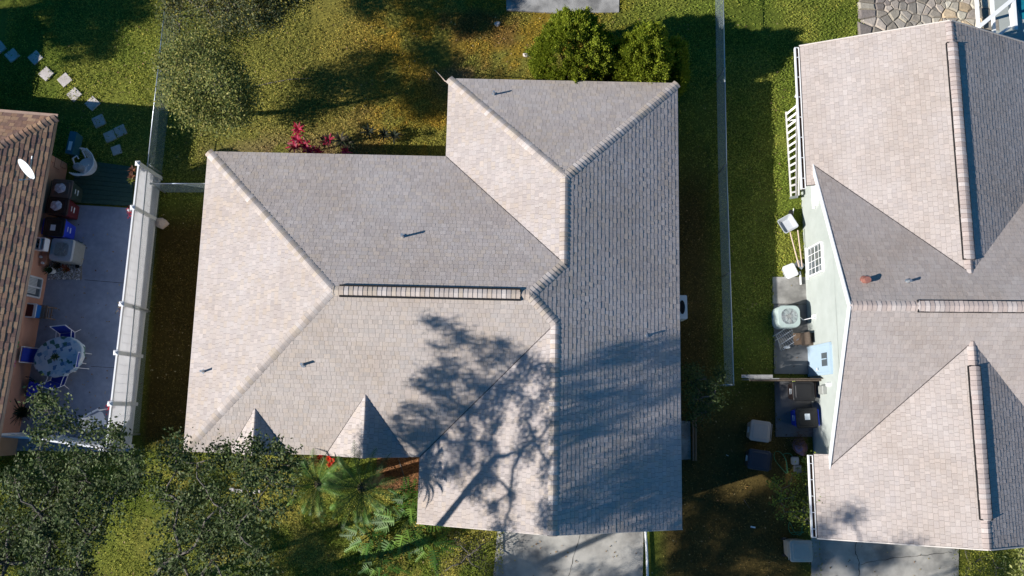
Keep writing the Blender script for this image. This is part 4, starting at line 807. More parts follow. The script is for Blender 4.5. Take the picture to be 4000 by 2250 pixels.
# small board fence and dark gate by the right house
t = thing('wooden_gate', tuple(at(3050, 1478, 0)), 'dark weathered wooden gate beside the mint wall above the black bin', 'gate', world=True)
for k in range(9):
    a, e = at(2895+36*k, 1484, .0), at(2929+36*k, 1484, .0); b = MB(); b.prism([(a.x, a.y-.012), (e.x, e.y-.012), (e.x, e.y+.012), (a.x, a.y+.012)], .05, 1.22+.03*(k % 2)); b.build('board', m['wood_grey'] if k < 3 else m['bark_dk'], t)
b = MB(); b.bar(at(2895, 1490, 0)+Vector((0, 0, 1.02)), at(3215, 1490, 0)+Vector((0, 0, 1.02)), .05, .08); b.build('rail', m['bark_dk'], t)
b = MB(); a, e = at(2897, 1470, 1.25), at(3018, 1470, 1.25); b.bar(a, e, .11, .03); b.build('cap_board', m['wood_grey'], t)

# ------------------------------------------------------------------ wheeled bins
def bin_(lab, loc, rz, body, lid, sc=1., h=1.02, wd=.66, dp=.74, label_=False, bag=False, group='wheeled bins'):
    t = thing('wheeled_bin', loc, lab, 'bin', group, rz=rz); b = MB(); s = sc
    b.loft([rrect(dp*.68*s, wd*.78*s, .05, .04, cx=-.03), rrect(dp*.74*s, wd*.84*s, .06, .25*h, cx=-.02), rrect(dp*.95*s, wd*.96*s, .07, h*.93), rrect(dp*1.0*s, wd*1.02*s, .06, h*.93), rrect(dp*1.0*s, wd*1.02*s, .06, h*.97)])
    b.build('body', body, t, smooth=False)
    l = MB(); l.loft([rrect(dp*1.02*s, wd*1.04*s, .07, h*.975), rrect(dp*1.03*s, wd*1.05*s, .08, h*.99), rrect(dp*.97*s, wd*.98*s, .09, h*1.015), rrect(dp*.80*s, wd*.80*s, .08, h*1.02), rrect(dp*.74*s, wd*.74*s, .08, h*1.035), rrect(dp*.2*s, wd*.2*s, .03, h*1.04)])
    lo = l.build('lid', lid, t)
    for y in (-.22, .22): r_ = MB(); r_.bar((-dp*.30*s, y*wd*s/.66, h*1.03), (dp*.30*s, y*wd*s/.66, h*1.03), .03, .02); r_.build('rib', lid, lo)
    hb = MB(); x = -dp*.5*s-.05; y = wd*.42*s; hb.tube([(-dp*.46*s, -y, h*.95), (x, -y, h*.965), (x, y, h*.965), (-dp*.46*s, y, h*.95)], .014, 8); hb.build('handle', body, t)
    for sy in (-1, 1):
        w_ = MB(); w_.tube([(-dp*.36*s, sy*(wd*.36*s), .12), (-dp*.36*s, sy*(wd*.36*s+.055), .12)], .12, 16); wo = w_.build('wheel', m['black'], t); w_ = MB(); w_.tube([(-dp*.36*s, sy*(wd*.36*s+.05), .12), (-dp*.36*s, sy*(wd*.36*s+.062), .12)], .05, 12); w_.build('hub', body, wo)
    g_ = MB(); g_.bar((dp*.46*s, -.09, h*.72), (dp*.46*s, .09, h*.72), .01, .03); g_.bar((dp*.42*s, -.1, h*.50), (dp*.42*s, .1, h*.50), .012, .05); g_.build('mark', m['paper'], t)
    if label_: q_ = MB(); q_.box((-.10, -.14, h*1.040), (.08, .07, h*1.045)); q_.build('sticker', m['paper'], lo)
    if bag:
        rb = random.Random(3); q_ = MB(); n = 14
        q_.loft([[(.20*math.cos(2*math.pi*i/n)*f*rb.uniform(.8, 1.15)-.02, .17*math.sin(2*math.pi*i/n)*f*rb.uniform(.8, 1.15), h*1.035+zz*rb.uniform(.7, 1.2)) for i in range(n)] for f, zz in ((1, .01), (1.02, .05), (.7, .09), (.25, .10))]); q_.build('bag', m['plastic_bag'], lo)
    return t
def BL(px, py, z=1.02): q = at(px, py, z); return (q.x, q.y, .03)
LZ = R(-4.9)
bin_('green bin with a dusty brown lid and clear bag, topmost beside the terracotta wall', BL(243, 738), LZ, m['bin_green'], m['lid_brown'], bag=True)
bin_('maroon bin with a dark lid, second from the top beside the terracotta wall', BL(228, 806), LZ, m['bin_red'], m['bin_brown'], bag=True)
bin_('bright blue bin with a black lid beside the terracotta wall', BL(213, 887), LZ, m['bin_blue'], m['black'], label_=True)
bin_('near-black brown bin on the side pad of the mint-green house', BL(3140, 1528), R(180), m['bin_brown'], m['black'], h=.98)
bin_('blue bin with a black lid on the side pad of the mint-green house', BL(3152, 1632), R(182), m['bin_blue'], m['black'], label_=True, h=.98)
bin_('taupe bin standing on the dark ground between the two houses', BL(2970, 1684, .95), R(-8), m['bin_grey'], m['bin_grey'], h=.95, wd=.68, dp=.68).rotation_euler = (0, 0, R(172))
bin_('navy bin standing on the dark ground below the taupe one', BL(2966, 1797, .95), R(180), m['bin_navy'], m['bin_navy'], h=.95)
bin_('beige bin beside the right driveway under the yellow-green shrub', BL(3128, 2152, .95), R(0), m['bin_beige'], m['bin_beige'], h=.95, wd=.68)
for o in [o for o in bpy.data.objects if o.name.startswith('wheeled_bin') and not o.parent]:
    if 'taupe' in o['label'] or 'navy' in o['label']: o.rotation_euler.z = R(172) if 'taupe' in o['label'] else R(180); o.location.z = 0
# ------------------------------------------------------------------ air conditioners
def aircon(lab, loc, rz, w_, h, mb, mt, rnd=.10, cyl=False):
    t = thing('air_conditioner', loc, lab, 'air conditioner', 'air conditioners beside the houses', rz=rz); b = MB(); ring = (lambda f, z: rrect(w_*f, w_*f, rnd*f, z, 5))
    b.loft([ring(.97, 0), ring(.97, h*.9), ring(.99, h*.9)]); bo = b.build('body', mb, t)
    l = MB()
    for k in range(12): l.loft([ring(.985, h*(.06+.068*k)), ring(1.0, h*(.075+.068*k)), ring(.985, h*(.09+.068*k))])
    l.build('louvre', mb, bo)
    n = 32; ro_ = ring(1.02, h*.9); tp = MB(); tp.loft([ring(1.02, h*.88), ring(1.02, h*.95), ring(.98, h)], caps=False); R_ = w_*.37; out = ring(.98, h); inn = [(R_*math.cos(math.atan2(p_[1], p_[0])), R_*math.sin(math.atan2(p_[1], p_[0])), h+.005) for p_ in out]
    k = len(out); tp.add(out+inn, [(i, (i+1) % k, k+(i+1) % k, k+i) for i in range(k)]); to = tp.build('top', mt, t)
    d = MB(); d.loft([ell(R_*1.02, R_*1.02, h*.80, 28), ell(R_*1.01, R_*1.01, h*.82, 28)]); d.build('fan_well', m['dark'], to)
    g_ = MB()
    for rr_ in np.linspace(.10, R_, 9): 
        P_ = ell(rr_, rr_, h+.012, 28); P_.append(P_[0]); g_.tube(P_, .0035, 4, cap=False)
    for i in range(8): a = i*math.pi/4; g_.bar((.05*math.cos(a), .05*math.sin(a), h+.014), (R_*math.cos(a), R_*math.sin(a), h+.014), .009)
    g_.build('grille', m['actop'], to); f_ = MB(); f_.tube([(0, 0, h*.84), (0, 0, h*.97)], .10, 16)
    for i in range(3):
        a = i*2.094+.3; ca, sa = math.cos(a), math.sin(a); f_.add([(.08*ca, .08*sa, h*.88), (R_*.92*math.cos(a-.1), R_*.92*math.sin(a-.1), h*.86), (R_*.92*math.cos(a+.75), R_*.92*math.sin(a+.75), h*.93), (.1*math.cos(a+1), .1*math.sin(a+1), h*.92)], [(0, 1, 2, 3)])
    f_.build('fan', m['acbody'], to); return t
q = at(240, 975, .85); aircon('grey air conditioner on the white pebbles beside the terracotta wall', (q.x+.0, q.y, .04), LZ, .80, .82, m['acbody'], m['actop'])
q = at(3082, 1236, .75); aircon('pale green air conditioner on the pad beside the mint wall', (q.x, q.y, .03), 0, .78, .74, m['acgreen'], m['acgreen'], .2)
q = at(2655, 1200, .8); 
t = thing('wall_air_conditioner', tuple(at(2656, 1200, 0)), 'small white air conditioner peeking out under the east eave of the large house', 'air conditioner', world=True)
b = MB(); b.loft([[(x_, y_, z_) for x_, y_, z_ in rrect(.34, .85, .05, zz, cx=at(2650, 1200, .9).x+.16-.02, cy=at(2650, 1200, .9).y)] for zz in (.2, .88, .92)]); b.build('body', m['white'], t)
b = MB(); q = at(2650, 1200, .9); b.loft([ell(.10, .25, .925, 16, q.x+.13, q.y), ell(.08, .22, .93, 16, q.x+.13, q.y)]); b.build('grille', m['dark'], t)
b = MB(); b.bar((q.x-.1, q.y-.3, .12), (q.x+.3, q.y-.3, .12), .05, .18); b.bar((q.x-.1, q.y+.3, .12), (q.x+.3, q.y+.3, .12), .05, .18); b.build('bracket', m['rail'], t)
# white cable from the disconnect box to the unit
b = MB(); a, e = at(3110, 1228, .7), Vector(G(wX-.1, 0, 0)); e = onplane(3180, 1240, G(wX-.09, 0, 0), (math.cos(R(-.45)), math.sin(R(-.45)), 0)); mid = a.lerp(e, .5)-Vector((0, .12, .2)); b.tube([a, a.lerp(mid, .6), mid, mid.lerp(e, .5), e], .013, 6); tag(b.build('cable', m['white']), 'white cable looping from the pale green air conditioner to the wall', 'cable')

# ------------------------------------------------------------------ stepping stones
SS = [(-5, 186, 45, 'stepping stone cut off by the left edge'), (47, 216, 45, 'second stepping stone from the left edge, in shade'), (138, 225, 45, 'shaded stepping stone just before the sunlit ones'), (180, 288, 48, 'stepping stone half in shade and half in sun'),
      (253, 312, 47, 'uppermost fully sunlit stepping stone'), (290, 369, 47, 'fully sunlit stepping stone, the lower one'), (361, 404, 48, 'stepping stone on the edge of the house shadow'), (386, 473, 33, 'dark stepping stone just inside the house shadow'),
      (429, 532, 28, 'left one of the two stepping stones that touch'), (470, 511, 28, 'right one of the two stepping stones that touch'), (455, 586, 20, 'last and smallest stepping stone, nearest the green deck')]
pb = MB(); pb.loft([rrect(.43, .43, .01, 0, 2), rrect(.43, .43, .01, .04, 2), rrect(.415, .415, .01, .05, 2)]); sp0 = None
for i, (px, py, an, lab) in enumerate(SS):
    if sp0 is None: o = sp0 = pb.build('stepping_stone', m['paver'])
    else: o = sp0.copy(); col.objects.link(o)
    q = at(px, py, .03); o.location = (q.x, q.y, -.005); o.rotation_euler.z = R(an-2+(i*37 % 7-3)); s = .93 if 8 <= i < 10 else (.82 if i == 10 else 1); o.scale = (s, s, 1); tag(o, lab, 'paving stone', 'stepping stones across the left lawn')
for px, py, lab, sd_ in ((1943, 95, 'small pale rock lying in the back lawn below the top slab', 1), (2056, 215, 'pale rock beside the left side of the big cedar bush', 2)):
    rn = random.Random(sd_); q = at(px, py, 0); b = MB(); n = 9; an = [2*math.pi*i/n for i in range(n)]; f = [rn.uniform(.75, 1.15) for _ in an]
    b.loft([[(q.x+.13*f[i]*s*math.cos(a), q.y+.10*f[i]*s*math.sin(a), z+rn.uniform(-.01, .01)) for i, a in enumerate(an)] for s, z in ((1, -.02), (1.02, .05), (.7, .10))]); tag(b.build('rock', m['paver']), lab, 'rock', 'pale rocks in the back lawn')
b = MB(); b.tube([at(1698, 273, .3), at(1720, 295, 1.2), at(1738, 316, 2.3), at(1752, 322, 2.6)], [.008, .014, .018, .02], 6); tag(b.build('bare_branch', m['palewood']), 'thin bare branch leaning on the north-west roof corner', 'branch')
b = MB(); P_ = [at(x, y, .02) for x, y in ((985, 340), (1050, 325), (1130, 310), (1215, 305))]; b.tube(P_, [.012, .02, .02, .01], 6); tag(b.build('fallen_branch', m['bark']), 'fallen branch in the shade of the small tree', 'branch')

# ------------------------------------------------------------------ left patio furniture
q = at(226, 1393, .78)
t = thing('patio_table', (q.x, q.y, .03), 'oval patio table under a blue and white patchwork cloth', 'table', rz=R(20))
cl, tc_, bs = new_mat('patchwork_cloth'); L_ = tc_.links; g_ = N(tc_, 'ShaderNodeTexCoord'); vo = N(tc_, 'ShaderNodeTexVoronoi'); vo.distance = 'CHEBYCHEV'; vo.inputs['Scale'].default_value = 7.5; vo.inputs['Randomness'].default_value = .8
L_.new(g_.outputs['Object'], vo.inputs['Vector']); rp = N(tc_, 'ShaderNodeValToRGB'); rp.color_ramp.interpolation = 'CONSTANT'; els = rp.color_ramp.elements; els[0].color = (.48, .56, .60, 1); els[1].position = .36; els[1].color = (.30, .44, .54, 1)
for ps, c in ((.55, (.55, .60, .62)), (.70, (.10, .19, .34)), (.80, (.06, .15, .12)), (.88, (.42, .52, .60))): e = els.new(ps); e.color = (*c, 1)
sx_ = N(tc_, 'ShaderNodeSeparateColor'); L_.new(vo.outputs['Color'], sx_.inputs[0]); L_.new(sx_.outputs[0], rp.inputs[0]); L_.new(rp.outputs[0], bs.inputs['Base Color']); bs.inputs['Roughness'].default_value = .8
n = 40; rn = random.Random(4)
def ov(f, z, wv=0.): return [((.86*f+wv*math.sin(i*1.9))*math.cos(2*math.pi*i/n)*(1+.02*math.cos(i*.6)), (.68*f+wv*math.cos(i*2.3))*math.sin(2*math.pi*i/n), z+wv*.6*math.sin(i*2.1)) for i in range(n)]
b = MB(); b.loft([ov(1.02, .54, .03), ov(1.03, .63, .02), ov(1.0, .745), ov(.96, .755), ov(.4, .757), ov(.05, .757)], caps=False); b.f.append(tuple(range(len(b.v)-n, len(b.v)))); b.c.append((1, 1, 1)); b.build('tablecloth', cl, t)
b = MB(); b.loft([ov(.94, .70), ov(.94, .74)]); b.build('tabletop', m['tube'], t)
for sx, sy in ((1, 1), (-1, 1), (-1, -1), (1, -1)): b = MB(); b.tube([(.42*sx, .34*sy, .7), (.5*sx, .4*sy, 0)], .018, 8); b.build('leg', m['tube'], t)
rosette('table_plant', 'small leafy centrepiece on the patchwork cloth', [(q.x, q.y, .86), (q.x-.1, q.y-.03, .85)], [(.07, .12, .03), (.20, .20, .06), (.04, .07, .03)], .15, .05, 14, 71)
for o in bpy.data.objects:
    if o.name.startswith('table_plant'): pass
def schair(lab, px, py, rz):
    t = thing('patio_chair', (at(px, py, .45).x, at(px, py, .45).y, .03), lab, 'chair', 'blue sling chairs round the patio table', rz=R(rz)); w_ = .27
    b = MB(); b.add([(-.22, -.24, .40), (.24, -.24, .43), (.24, .24, .43), (-.22, .24, .40), (-.22, -.24, .385), (.24, -.24, .415), (.24, .24, .415), (-.22, .24, .385)], [(0, 1, 2, 3), (7, 6, 5, 4), (0, 4, 5, 1), (1, 5, 6, 2), (2, 6, 7, 3), (3, 7, 4, 0)]); b.build('seat', m['sling'], t)
    b = MB(); b.bar((-.23, 0, .42), (-.40, 0, .98), .48, .012, up=(1, 0, .3)); b.build('backrest', m['sling'], t)
    for sy in (-1, 1):
        b = MB(); b.tube([(.30, sy*w_, 0), (.27, sy*w_, .43), (.24, sy*w_, .62), (-.05, sy*w_, .66), (-.29, sy*w_, .62)], .013, 8); b.build('arm_frame', m['tube'], t)
        b = MB(); b.tube([(.27, sy*w_, .42), (-.22, sy*w_, .40), (-.42, sy*w_, 1.02)], .013, 8); b.build('side_frame', m['tube'], t); b = MB(); b.tube([(-.22, sy*w_, .40), (-.36, sy*w_, 0)], .013, 8); b.build('leg', m['tube'], t)
    b = MB(); b.tube([(-.42, -w_, 1.02), (-.42, w_, 1.02)], .013, 8); b.build('top_bar', m['tube'], t); return t
schair('blue sling chair tucked in on the top side of the patio table', 262, 1325, -84); schair('blue sling chair on the right side of the patio table', 290, 1405, 174)
schair('blue sling chair on the bottom side of the patio table', 232, 1472, 72); schair('blue sling chair between the table and the terracotta wall', 165, 1393, -6)
# white moulded chair
q = at(385, 1640, .42); t = thing('plastic_chair', (q.x, q.y, .03), 'white plastic armchair beside the white fence, partly under the oak', 'chair', rz=R(25))
b = MB(); b.loft([[(x_, y_, .40) for x_, y_, _ in rrect(.46, .46, .1, 0, 4)], [(x_, y_, .43) for x_, y_, _ in rrect(.48, .48, .1, 0, 4)]]); b.build('seat', m['tube'], t)
b = MB(); b.loft([[(-.22+.0, y_*.9, .42) for y_ in (-.24, -.12, 0, .12, .24)]+[(-.25, y_*.9, .42) for y_ in (.24, .12, 0, -.12, -.24)], [(-.40-.04*(1-abs(y_)*4), y_, .86) for y_ in (-.25, -.12, 0, .12, .25)]+[(-.43-.04*(1-abs(y_)*4), y_, .86) for y_ in (.25, .12, 0, -.12, -.25)]]); b.build('backrest', m['tube'], t)
for sy in (-1, 1):
    b = MB(); b.bar((-.34, sy*.27, .64), (.24, sy*.30, .66), .06, .025); b.build('armrest', m['tube'], t)
    for x_ in (.24, -.26): b = MB(); b.tube([(x_, sy*.25, .64 if x_ > 0 else .42), (x_*1.25, sy*.29, 0)], [.028, .02], 8); b.build('leg', m['tube'], t)
# cooler on a wooden stand
q = at(122, 1213, .85); t = thing('wooden_stand', (q.x+.12, q.y, .03), 'wooden slatted stand carrying the blue cooler by the wall', 'stand', rz=LZ)
for sx in (-1, 1):
    for sy in (-1, 1): b = MB(); b.bar((.18*sx, .19*sy, .52), (.30*sx if sx > 0 else .22*sx, .21*sy, 0), .035); b.build('leg', m['wood'], t)
for k in range(5): b = MB(); b.box((-.26+.11*k, -.24, .52), (-.17+.11*k, .24, .54)); b.build('slat', m['wood'], t)
for z in (.2, .36): b = MB(); b.bar((.26-.1*z, -.2, z), (.26-.1*z, .2, z), .03); b.build('rung', m['wood'], t)
t = thing('cooler', (q.x, q.y, .575), 'blue and white picnic cooler with its maroon inside open to the sky', 'cooler', rz=LZ)
b = MB(); b.loft([rrect(.34, .46, .04, 0, cx=0), rrect(.38, .50, .04, .30)]); b.build('body', m['cooler'], t); b = MB(); b.loft([rrect(.40, .52, .05, .30), rrect(.40, .52, .05, .335)]); b.build('rim', m['white'], t); b = MB(); b.loft([rrect(.28, .43, .04, .336, cx=-.04), rrect(.26, .42, .04, .345, cx=-.04)]); b.build('lid', m['cooler_in'], t)
# window fan
q = at(155, 952, 1.3); t = thing('box_fan', (q.x, q.y, .9), 'white box fan unit mounted on the terracotta wall', 'fan', rz=LZ); b = MB()
for p0, p1 in (((-.18, -.21, .3), (.18, -.21, .3)), ((.18, -.21, .3), (.18, .21, .3)), ((.18, .21, .3), (-.18, .21, .3)), ((-.18, .21, .3), (-.18, -.21, .3)), ((.03, -.21, .3), (.03, .21, .3))): b.bar(p0, p1, .035, .30)
b.build('frame', m['tube'], t); b = MB(); b.box((-.17, -.2, .16), (.17, .2, .20)); b.build('back', m['dark'], t)
for k in range(4): a = k*1.57+.5; b = MB(); b.add([(-.07, 0, .3), (-.07+.09*math.cos(a), .16*math.sin(a), .33), (-.07+.09*math.cos(a+.7), .16*math.sin(a+.7), .30)], [(0, 1, 2)]); b.build('blade', m['black'], t)
# white lattice basket with pipes
q = at(322, 640, .5); t = thing('lattice_basket', (q.x, q.y, .1), 'white lattice half-round basket full of pipes on the green deck', 'basket', rz=R(-18)); b = MB(); n = 26; kk = 7
def lp(i, j): a = math.pi*(-.62+1.24*i/n); f = .62+.38*(j/kk); return (.52*f*math.cos(a)+.05, .52*f*math.sin(a), .08+.62*(j/kk)**1.1)
for i in range(n):
    for j in range(kk):
        if i+1 <= n: b.bar(lp(i, j), lp(i+1, j+1), .013, .01); b.bar(lp(i+1, j), lp(i, j+1), .013, .01)
b.build('lattice', m['tube'], t); b = MB(); b.tube([lp(i, kk) for i in range(n+1)], .02, 6); b.build('rim', m['tube'], t); b = MB(); b.loft([ell(.30, .30, .0, 20), ell(.33, .33, .08, 20)]); b.build('base', m['tube'], t)
def pipe(px, py, z, pts, lab, r=.028, mat='tube'):
    q = at(px, py, z); t_ = MB(); t_.tube([(q.x+a, q.y+b_, z+c) for a, b_, c in pts], r, 8); tag(t_.build('plastic_pipe', m[mat]), lab, 'pipe', 'pipes in the lattice basket')
pipe(290, 620, .6, [(-.05, -.22, -.2), (0, -.02, .1), (.14, .08, .1), (.16, 0, .0)], 'bent white pipe at the left of the lattice basket'); pipe(330, 600, .6, [(.0, -.12, -.1), (-.06, .08, .05), (.12, .16, .1), (.18, .06, 0)], 'bent white pipe at the top of the lattice basket')
pipe(335, 655, .6, [(-.1, .06, .0), (.14, .08, .08)], 'short white pipe across the lattice basket'); pipe(336, 665, .6, [(0, .15, .0), (-.02, -.18, .06)], 'straight upright white pipe in the lattice basket')
b = MB(); q = at(302, 650, .45); b.loft([ell(.15, .13, q.z-.3, 18, q.x, q.y), ell(.17, .15, q.z, 18, q.x, q.y), ell(.10, .09, q.z+.06, 18, q.x, q.y)]); tag(b.build('grey_pot', m['tub']), 'dull grey rounded pot inside the lattice basket', 'pot')
# teal-blue glazed lean-to panel
q = at(283, 560, .4); t = thing('aquarium_stand', (q.x, q.y, 0), 'blue-white tall narrow box standing behind the terracotta corner', 'box', rz=R(-8)); b = MB(); b.loft([rrect(.22, .8, .02, .0), rrect(.26, .86, .02, .5)]); b.build('body', m['blue_t'], t); b = MB(); b.box((-.06, -.30, .505), (.06, .04, .52)); b.build('panel', m['paper'], t)
# pebbles & pots around the unit
rr = np.random.RandomState(8); n = 1500; a, e = at(205, 960, .04), at(325, 1092, .04); C_ = np.stack([rr.uniform(at(200, 1000).x, at(322, 1000).x, n), rr.uniform(e.y, a.y, n), rr.uniform(.04, .065, n)], 1)
tag(mesh_np('pebbles', leafquads(C_, .05, rr, up=1.8, asp=.8), 4, pick([(.6, .62, .64), (.45, .47, .5), (.3, .32, .34)], n, rr), m['pebble']), 'white pebbles spread round the grey air conditioner', 'pebbles', kind='stuff')
def pot(px, py, r, h, mat, lab, pal=None, L=.2, sd_=1, name='plant_pot'):
    q = at(px, py, h); t = thing(name, (q.x, q.y, .035), lab, 'pot', 'potted plants on the patio', world=True); b = MB(); b.loft([ell(r*.75, r*.75, .035, 16, q.x, q.y), ell(r, r, h, 16, q.x, q.y), ell(r*.9, r*.9, h, 16, q.x, q.y), ell(r*.85, r*.85, h-.03, 16, q.x, q.y)]); b.build('pot', mat, t)
    b = MB(); b.loft([ell(r*.84, r*.84, h-.03, 14, q.x, q.y), ell(r*.8, r*.8, h-.022, 14, q.x, q.y)]); b.build('soil', m['dark'], t)
    if pal:
        rr = np.random.RandomState(sd_); V = []; Cc = []
        for k in range(26):
            az = k*2.4; lev = k/26; d = np.array([math.cos(az), math.sin(az), .3+lev]); d /= np.linalg.norm(d); sd = np.cross(d, [0, 0, 1]); sd /= np.linalg.norm(sd); l = L*rr.uniform(.7, 1.2); p_ = np.array([q.x, q.y, h]); w_ = sd*.018
            V += [p_-w_, p_+w_, p_+d*l+w_*.5, p_+d*l-w_*.5]; Cc.append(np.array(pal[rr.randint(len(pal))])*rr.uniform(.7, 1.2))
        mesh_np('leaves', V, 4, np.array(Cc), m['leaf_soft'], t)
GP = [(.04, .08, .02), (.07, .12, .03)]; OP = [(.30, .12, .04), (.12, .12, .03), (.35, .09, .05)]
pot(192, 1055, .13, .32, m['white'], 'white pot with dark soil at the corner of the pebbles', GP, .2, 3); pot(226, 1040, .08, .12, m['terracotta'], 'small brown pot on the left of the pebble bed', [(.10, .07, .04)], .22, 4); pot(262, 1052, .08, .12, m['terracotta'], 'pot with orange leaves in the middle of the pebbles', OP, .2, 5)
pot(301, 1040, .075, .12, m['black'], 'small black pot at the right of the pebbles'); pot(315, 958, .07, .12, m['black'], 'dark pot with a green plant at the top corner of the pebbles', GP, .16, 6); pot(313, 1015, .07, .1, m['terracotta'], 'tiny clay pot with an orange plant on the right edge of the pebbles', OP, .13, 7)
pot(85, 1610, .2, .4, m['bin_brown'], 'large dark potted palm by the terracotta wall', [(.02, .04, .015)], .6, 8); pot(250, 1010, .06, .1, m['black'], 'small black pot tucked under the air conditioner') if False else None
# wall shelf with two little pots, ornaments
q = lw(165, 1010, .1); t = thing('wall_shelf', (q.x, q.y, q.z), 'terracotta-coloured shelf on the wall with two small pots', 'shelf', rz=LZ); b = MB(); b.box((-.1, -.28, -.02), (.14, .28, .0)); b.build('board', m['terra'], t)
for k, (dx_, dy_, lab) in enumerate(((-.02, .05, 'little white pot of greenery, left one on the wall shelf'), (.06, -.17, 'little white pot, right one on the wall shelf'))):
    b = MB(); cx_, cy_ = q.x+dx_, q.y+dy_; b.loft([ell(.035, .035, q.z+.002, 12, cx_, cy_), ell(.05, .05, q.z+.09, 12, cx_, cy_)]); tag(b.build('little_pot', m['white']), lab, 'pot', 'little pots on the wall shelf')
for px, py, c, lab in ((66, 1345, (.10, .25, .08), 'green and red butterfly ornament on the terracotta wall'), (54, 1420, (.5, .2, .25), 'red and white striped ornament on the terracotta wall'), (12, 1622, (.5, .35, .35), 'pink round ornament low on the terracotta wall')):
    q = lw(px, py, .03); t = thing('wall_ornament', (q.x, q.y, q.z), lab, 'ornament', 'ornaments on the terracotta wall', rz=LZ); rn = random.Random(px)
    for sg in (-1, 1): b = MB(); b.loft([[(0, sg*.01, -.05), (0, sg*.10, -.09), (0, sg*.12, .0), (0, sg*.09, .08), (0, sg*.01, .05)], [(.02, sg*.01, -.05), (.03, sg*.10, -.09), (.03, sg*.12, .0), (.03, sg*.09, .08), (.02, sg*.01, .05)]], c); b.build('wing', m['straw'], t)
    b = MB(); b.tube([(.015, 0, -.08), (.02, 0, .09)], .012, 6, (.5, .05, .04)); b.build('body', m['straw'], t)
# figurines with red flowers on fence posts
for px, py, fl, lab in ((505, 822, [(.45, .03, .05)], 'white figurine with red flowers on the fence post near the green deck'), (426, 1578, [(.5, .03, .05)], 'white figurine with red flowers on the fence post near the plastic chair'), (470, 1192, [(.30, .25, .06), (.2, .1, .1)], 'dry yellow flower sprig on the middle fence post')):
    q = at(px, py, 1.7); t = thing('fence_figurine', tuple(q), lab, 'figurine', 'ornaments hung on the white fence', world=True); rr = np.random.RandomState(px)
    b = MB(); b.loft([ell(.03, .03, q.z-.1, 10, q.x, q.y), ell(.05, .05, q.z-.02, 10, q.x, q.y), ell(.025, .025, q.z+.03, 10, q.x, q.y), ell(.035, .035, q.z+.07, 10, q.x, q.y), ell(.01, .01, q.z+.10, 10, q.x, q.y)]); b.build('body', m['white'], t)
    C_ = np.array(q)+rr.normal(size=(70, 3))*np.array([.05, .10, .05])+np.array([.02, -.06, 0]); mesh_np('flowers', leafquads(C_, .06, rr), 4, pick(fl, 70, rr), m['petal'], t)
rosette('door_plant', 'orange-leaved plant on the fence at the upper end of the green deck', hd((518, 665, 1.2), (516, 690, 1.1)), [(.25, .09, .04), (.16, .07, .04)], .2, .04, 16, 72)
rosette('door_plant', 'yellow-green sprig on the fence just below the orange-leaved plant', hd((512, 705, 1.1)), [(.25, .25, .03), (.12, .16, .03)], .18, .04, 10, 73)
# wind-blown paper bag snagged on the chain link, tricycle-like toy in the corner
rn = random.Random(2); q = at(628, 872, .1); b = MB(); n = 10; b.loft([[(q.x+f*.24*math.cos(2*math.pi*i/n)*rn.uniform(.7, 1.2), q.y+f*.20*math.sin(2*math.pi*i/n)*rn.uniform(.7, 1.2), z+rn.uniform(0, .06)) for i in range(n)] for f, z in ((1, 0), (.9, .12), (.35, .2))]); tag(b.build('crumpled_bag', m['palewood']), 'crumpled tan bag lying against the chain-link fence', 'bag')
q = at(128, 1520, .4); t = thing('blue_cart', (q.x, q.y, .03), 'small blue cart with dark wheels parked by the terracotta wall', 'cart', rz=R(80)); b = MB(); b.loft([rrect(.45, .22, .04, .22), rrect(.52, .28, .04, .45)]); b.build('body', m['bin_blue'], t)
for sx in (-1, 1):
    for sy in (-1, 1): b = MB(); b.tube([(.18*sx, .13*sy, .12), (.18*sx, .18*sy, .12)], .12, 14); b.build('wheel', m['black'], t)
b = MB(); b.tube([(.24, -.08, .3), (.42, -.08, .85), (.42, .08, .85), (.24, .08, .3)], .012, 6); b.build('handle', m['black'], t)
# satellite dish on the left roof
q = at(104, 660, 3.35); t = thing('satellite_dish', tuple(q), 'white oval satellite dish on the brown roof', 'satellite dish', world=False); t.rotation_euler = (0, R(-55), R(49)); n = 28
b = MB(); b.loft([ell(.02, .02, -.06, n), ell(.20, .23, -.045, n), ell(.33, .39, .0, n), ell(.335, .40, .01, n), ell(.325, .385, .008, n), ell(.20, .23, -.03, n), ell(.02, .02, -.045, n)], caps=False); b.f.append(tuple(range(len(b.v)-n, len(b.v)))); b.c.append((1, 1, 1)); b.build('reflector', m['dish'], t, smooth=True)
b = MB(); b.tube([(0, -.30, -.02), (0, -.42, .12), (0, -.30, .40)], .012, 6); b.tube([(0, -.30, .38), (0, -.26, .46)], .03, 8); b.build('feed_arm', m['rail'], t)
b = MB(); b.tube([(0, 0, -.05), (.05, 0, -.14)], .05, 10); b.build('bracket', m['rail'], t); b = MB(); b.tube([(.05, 0, -.14), (.36, .1, -.30)], .022, 8); b.build('mast', m['rail'], t)

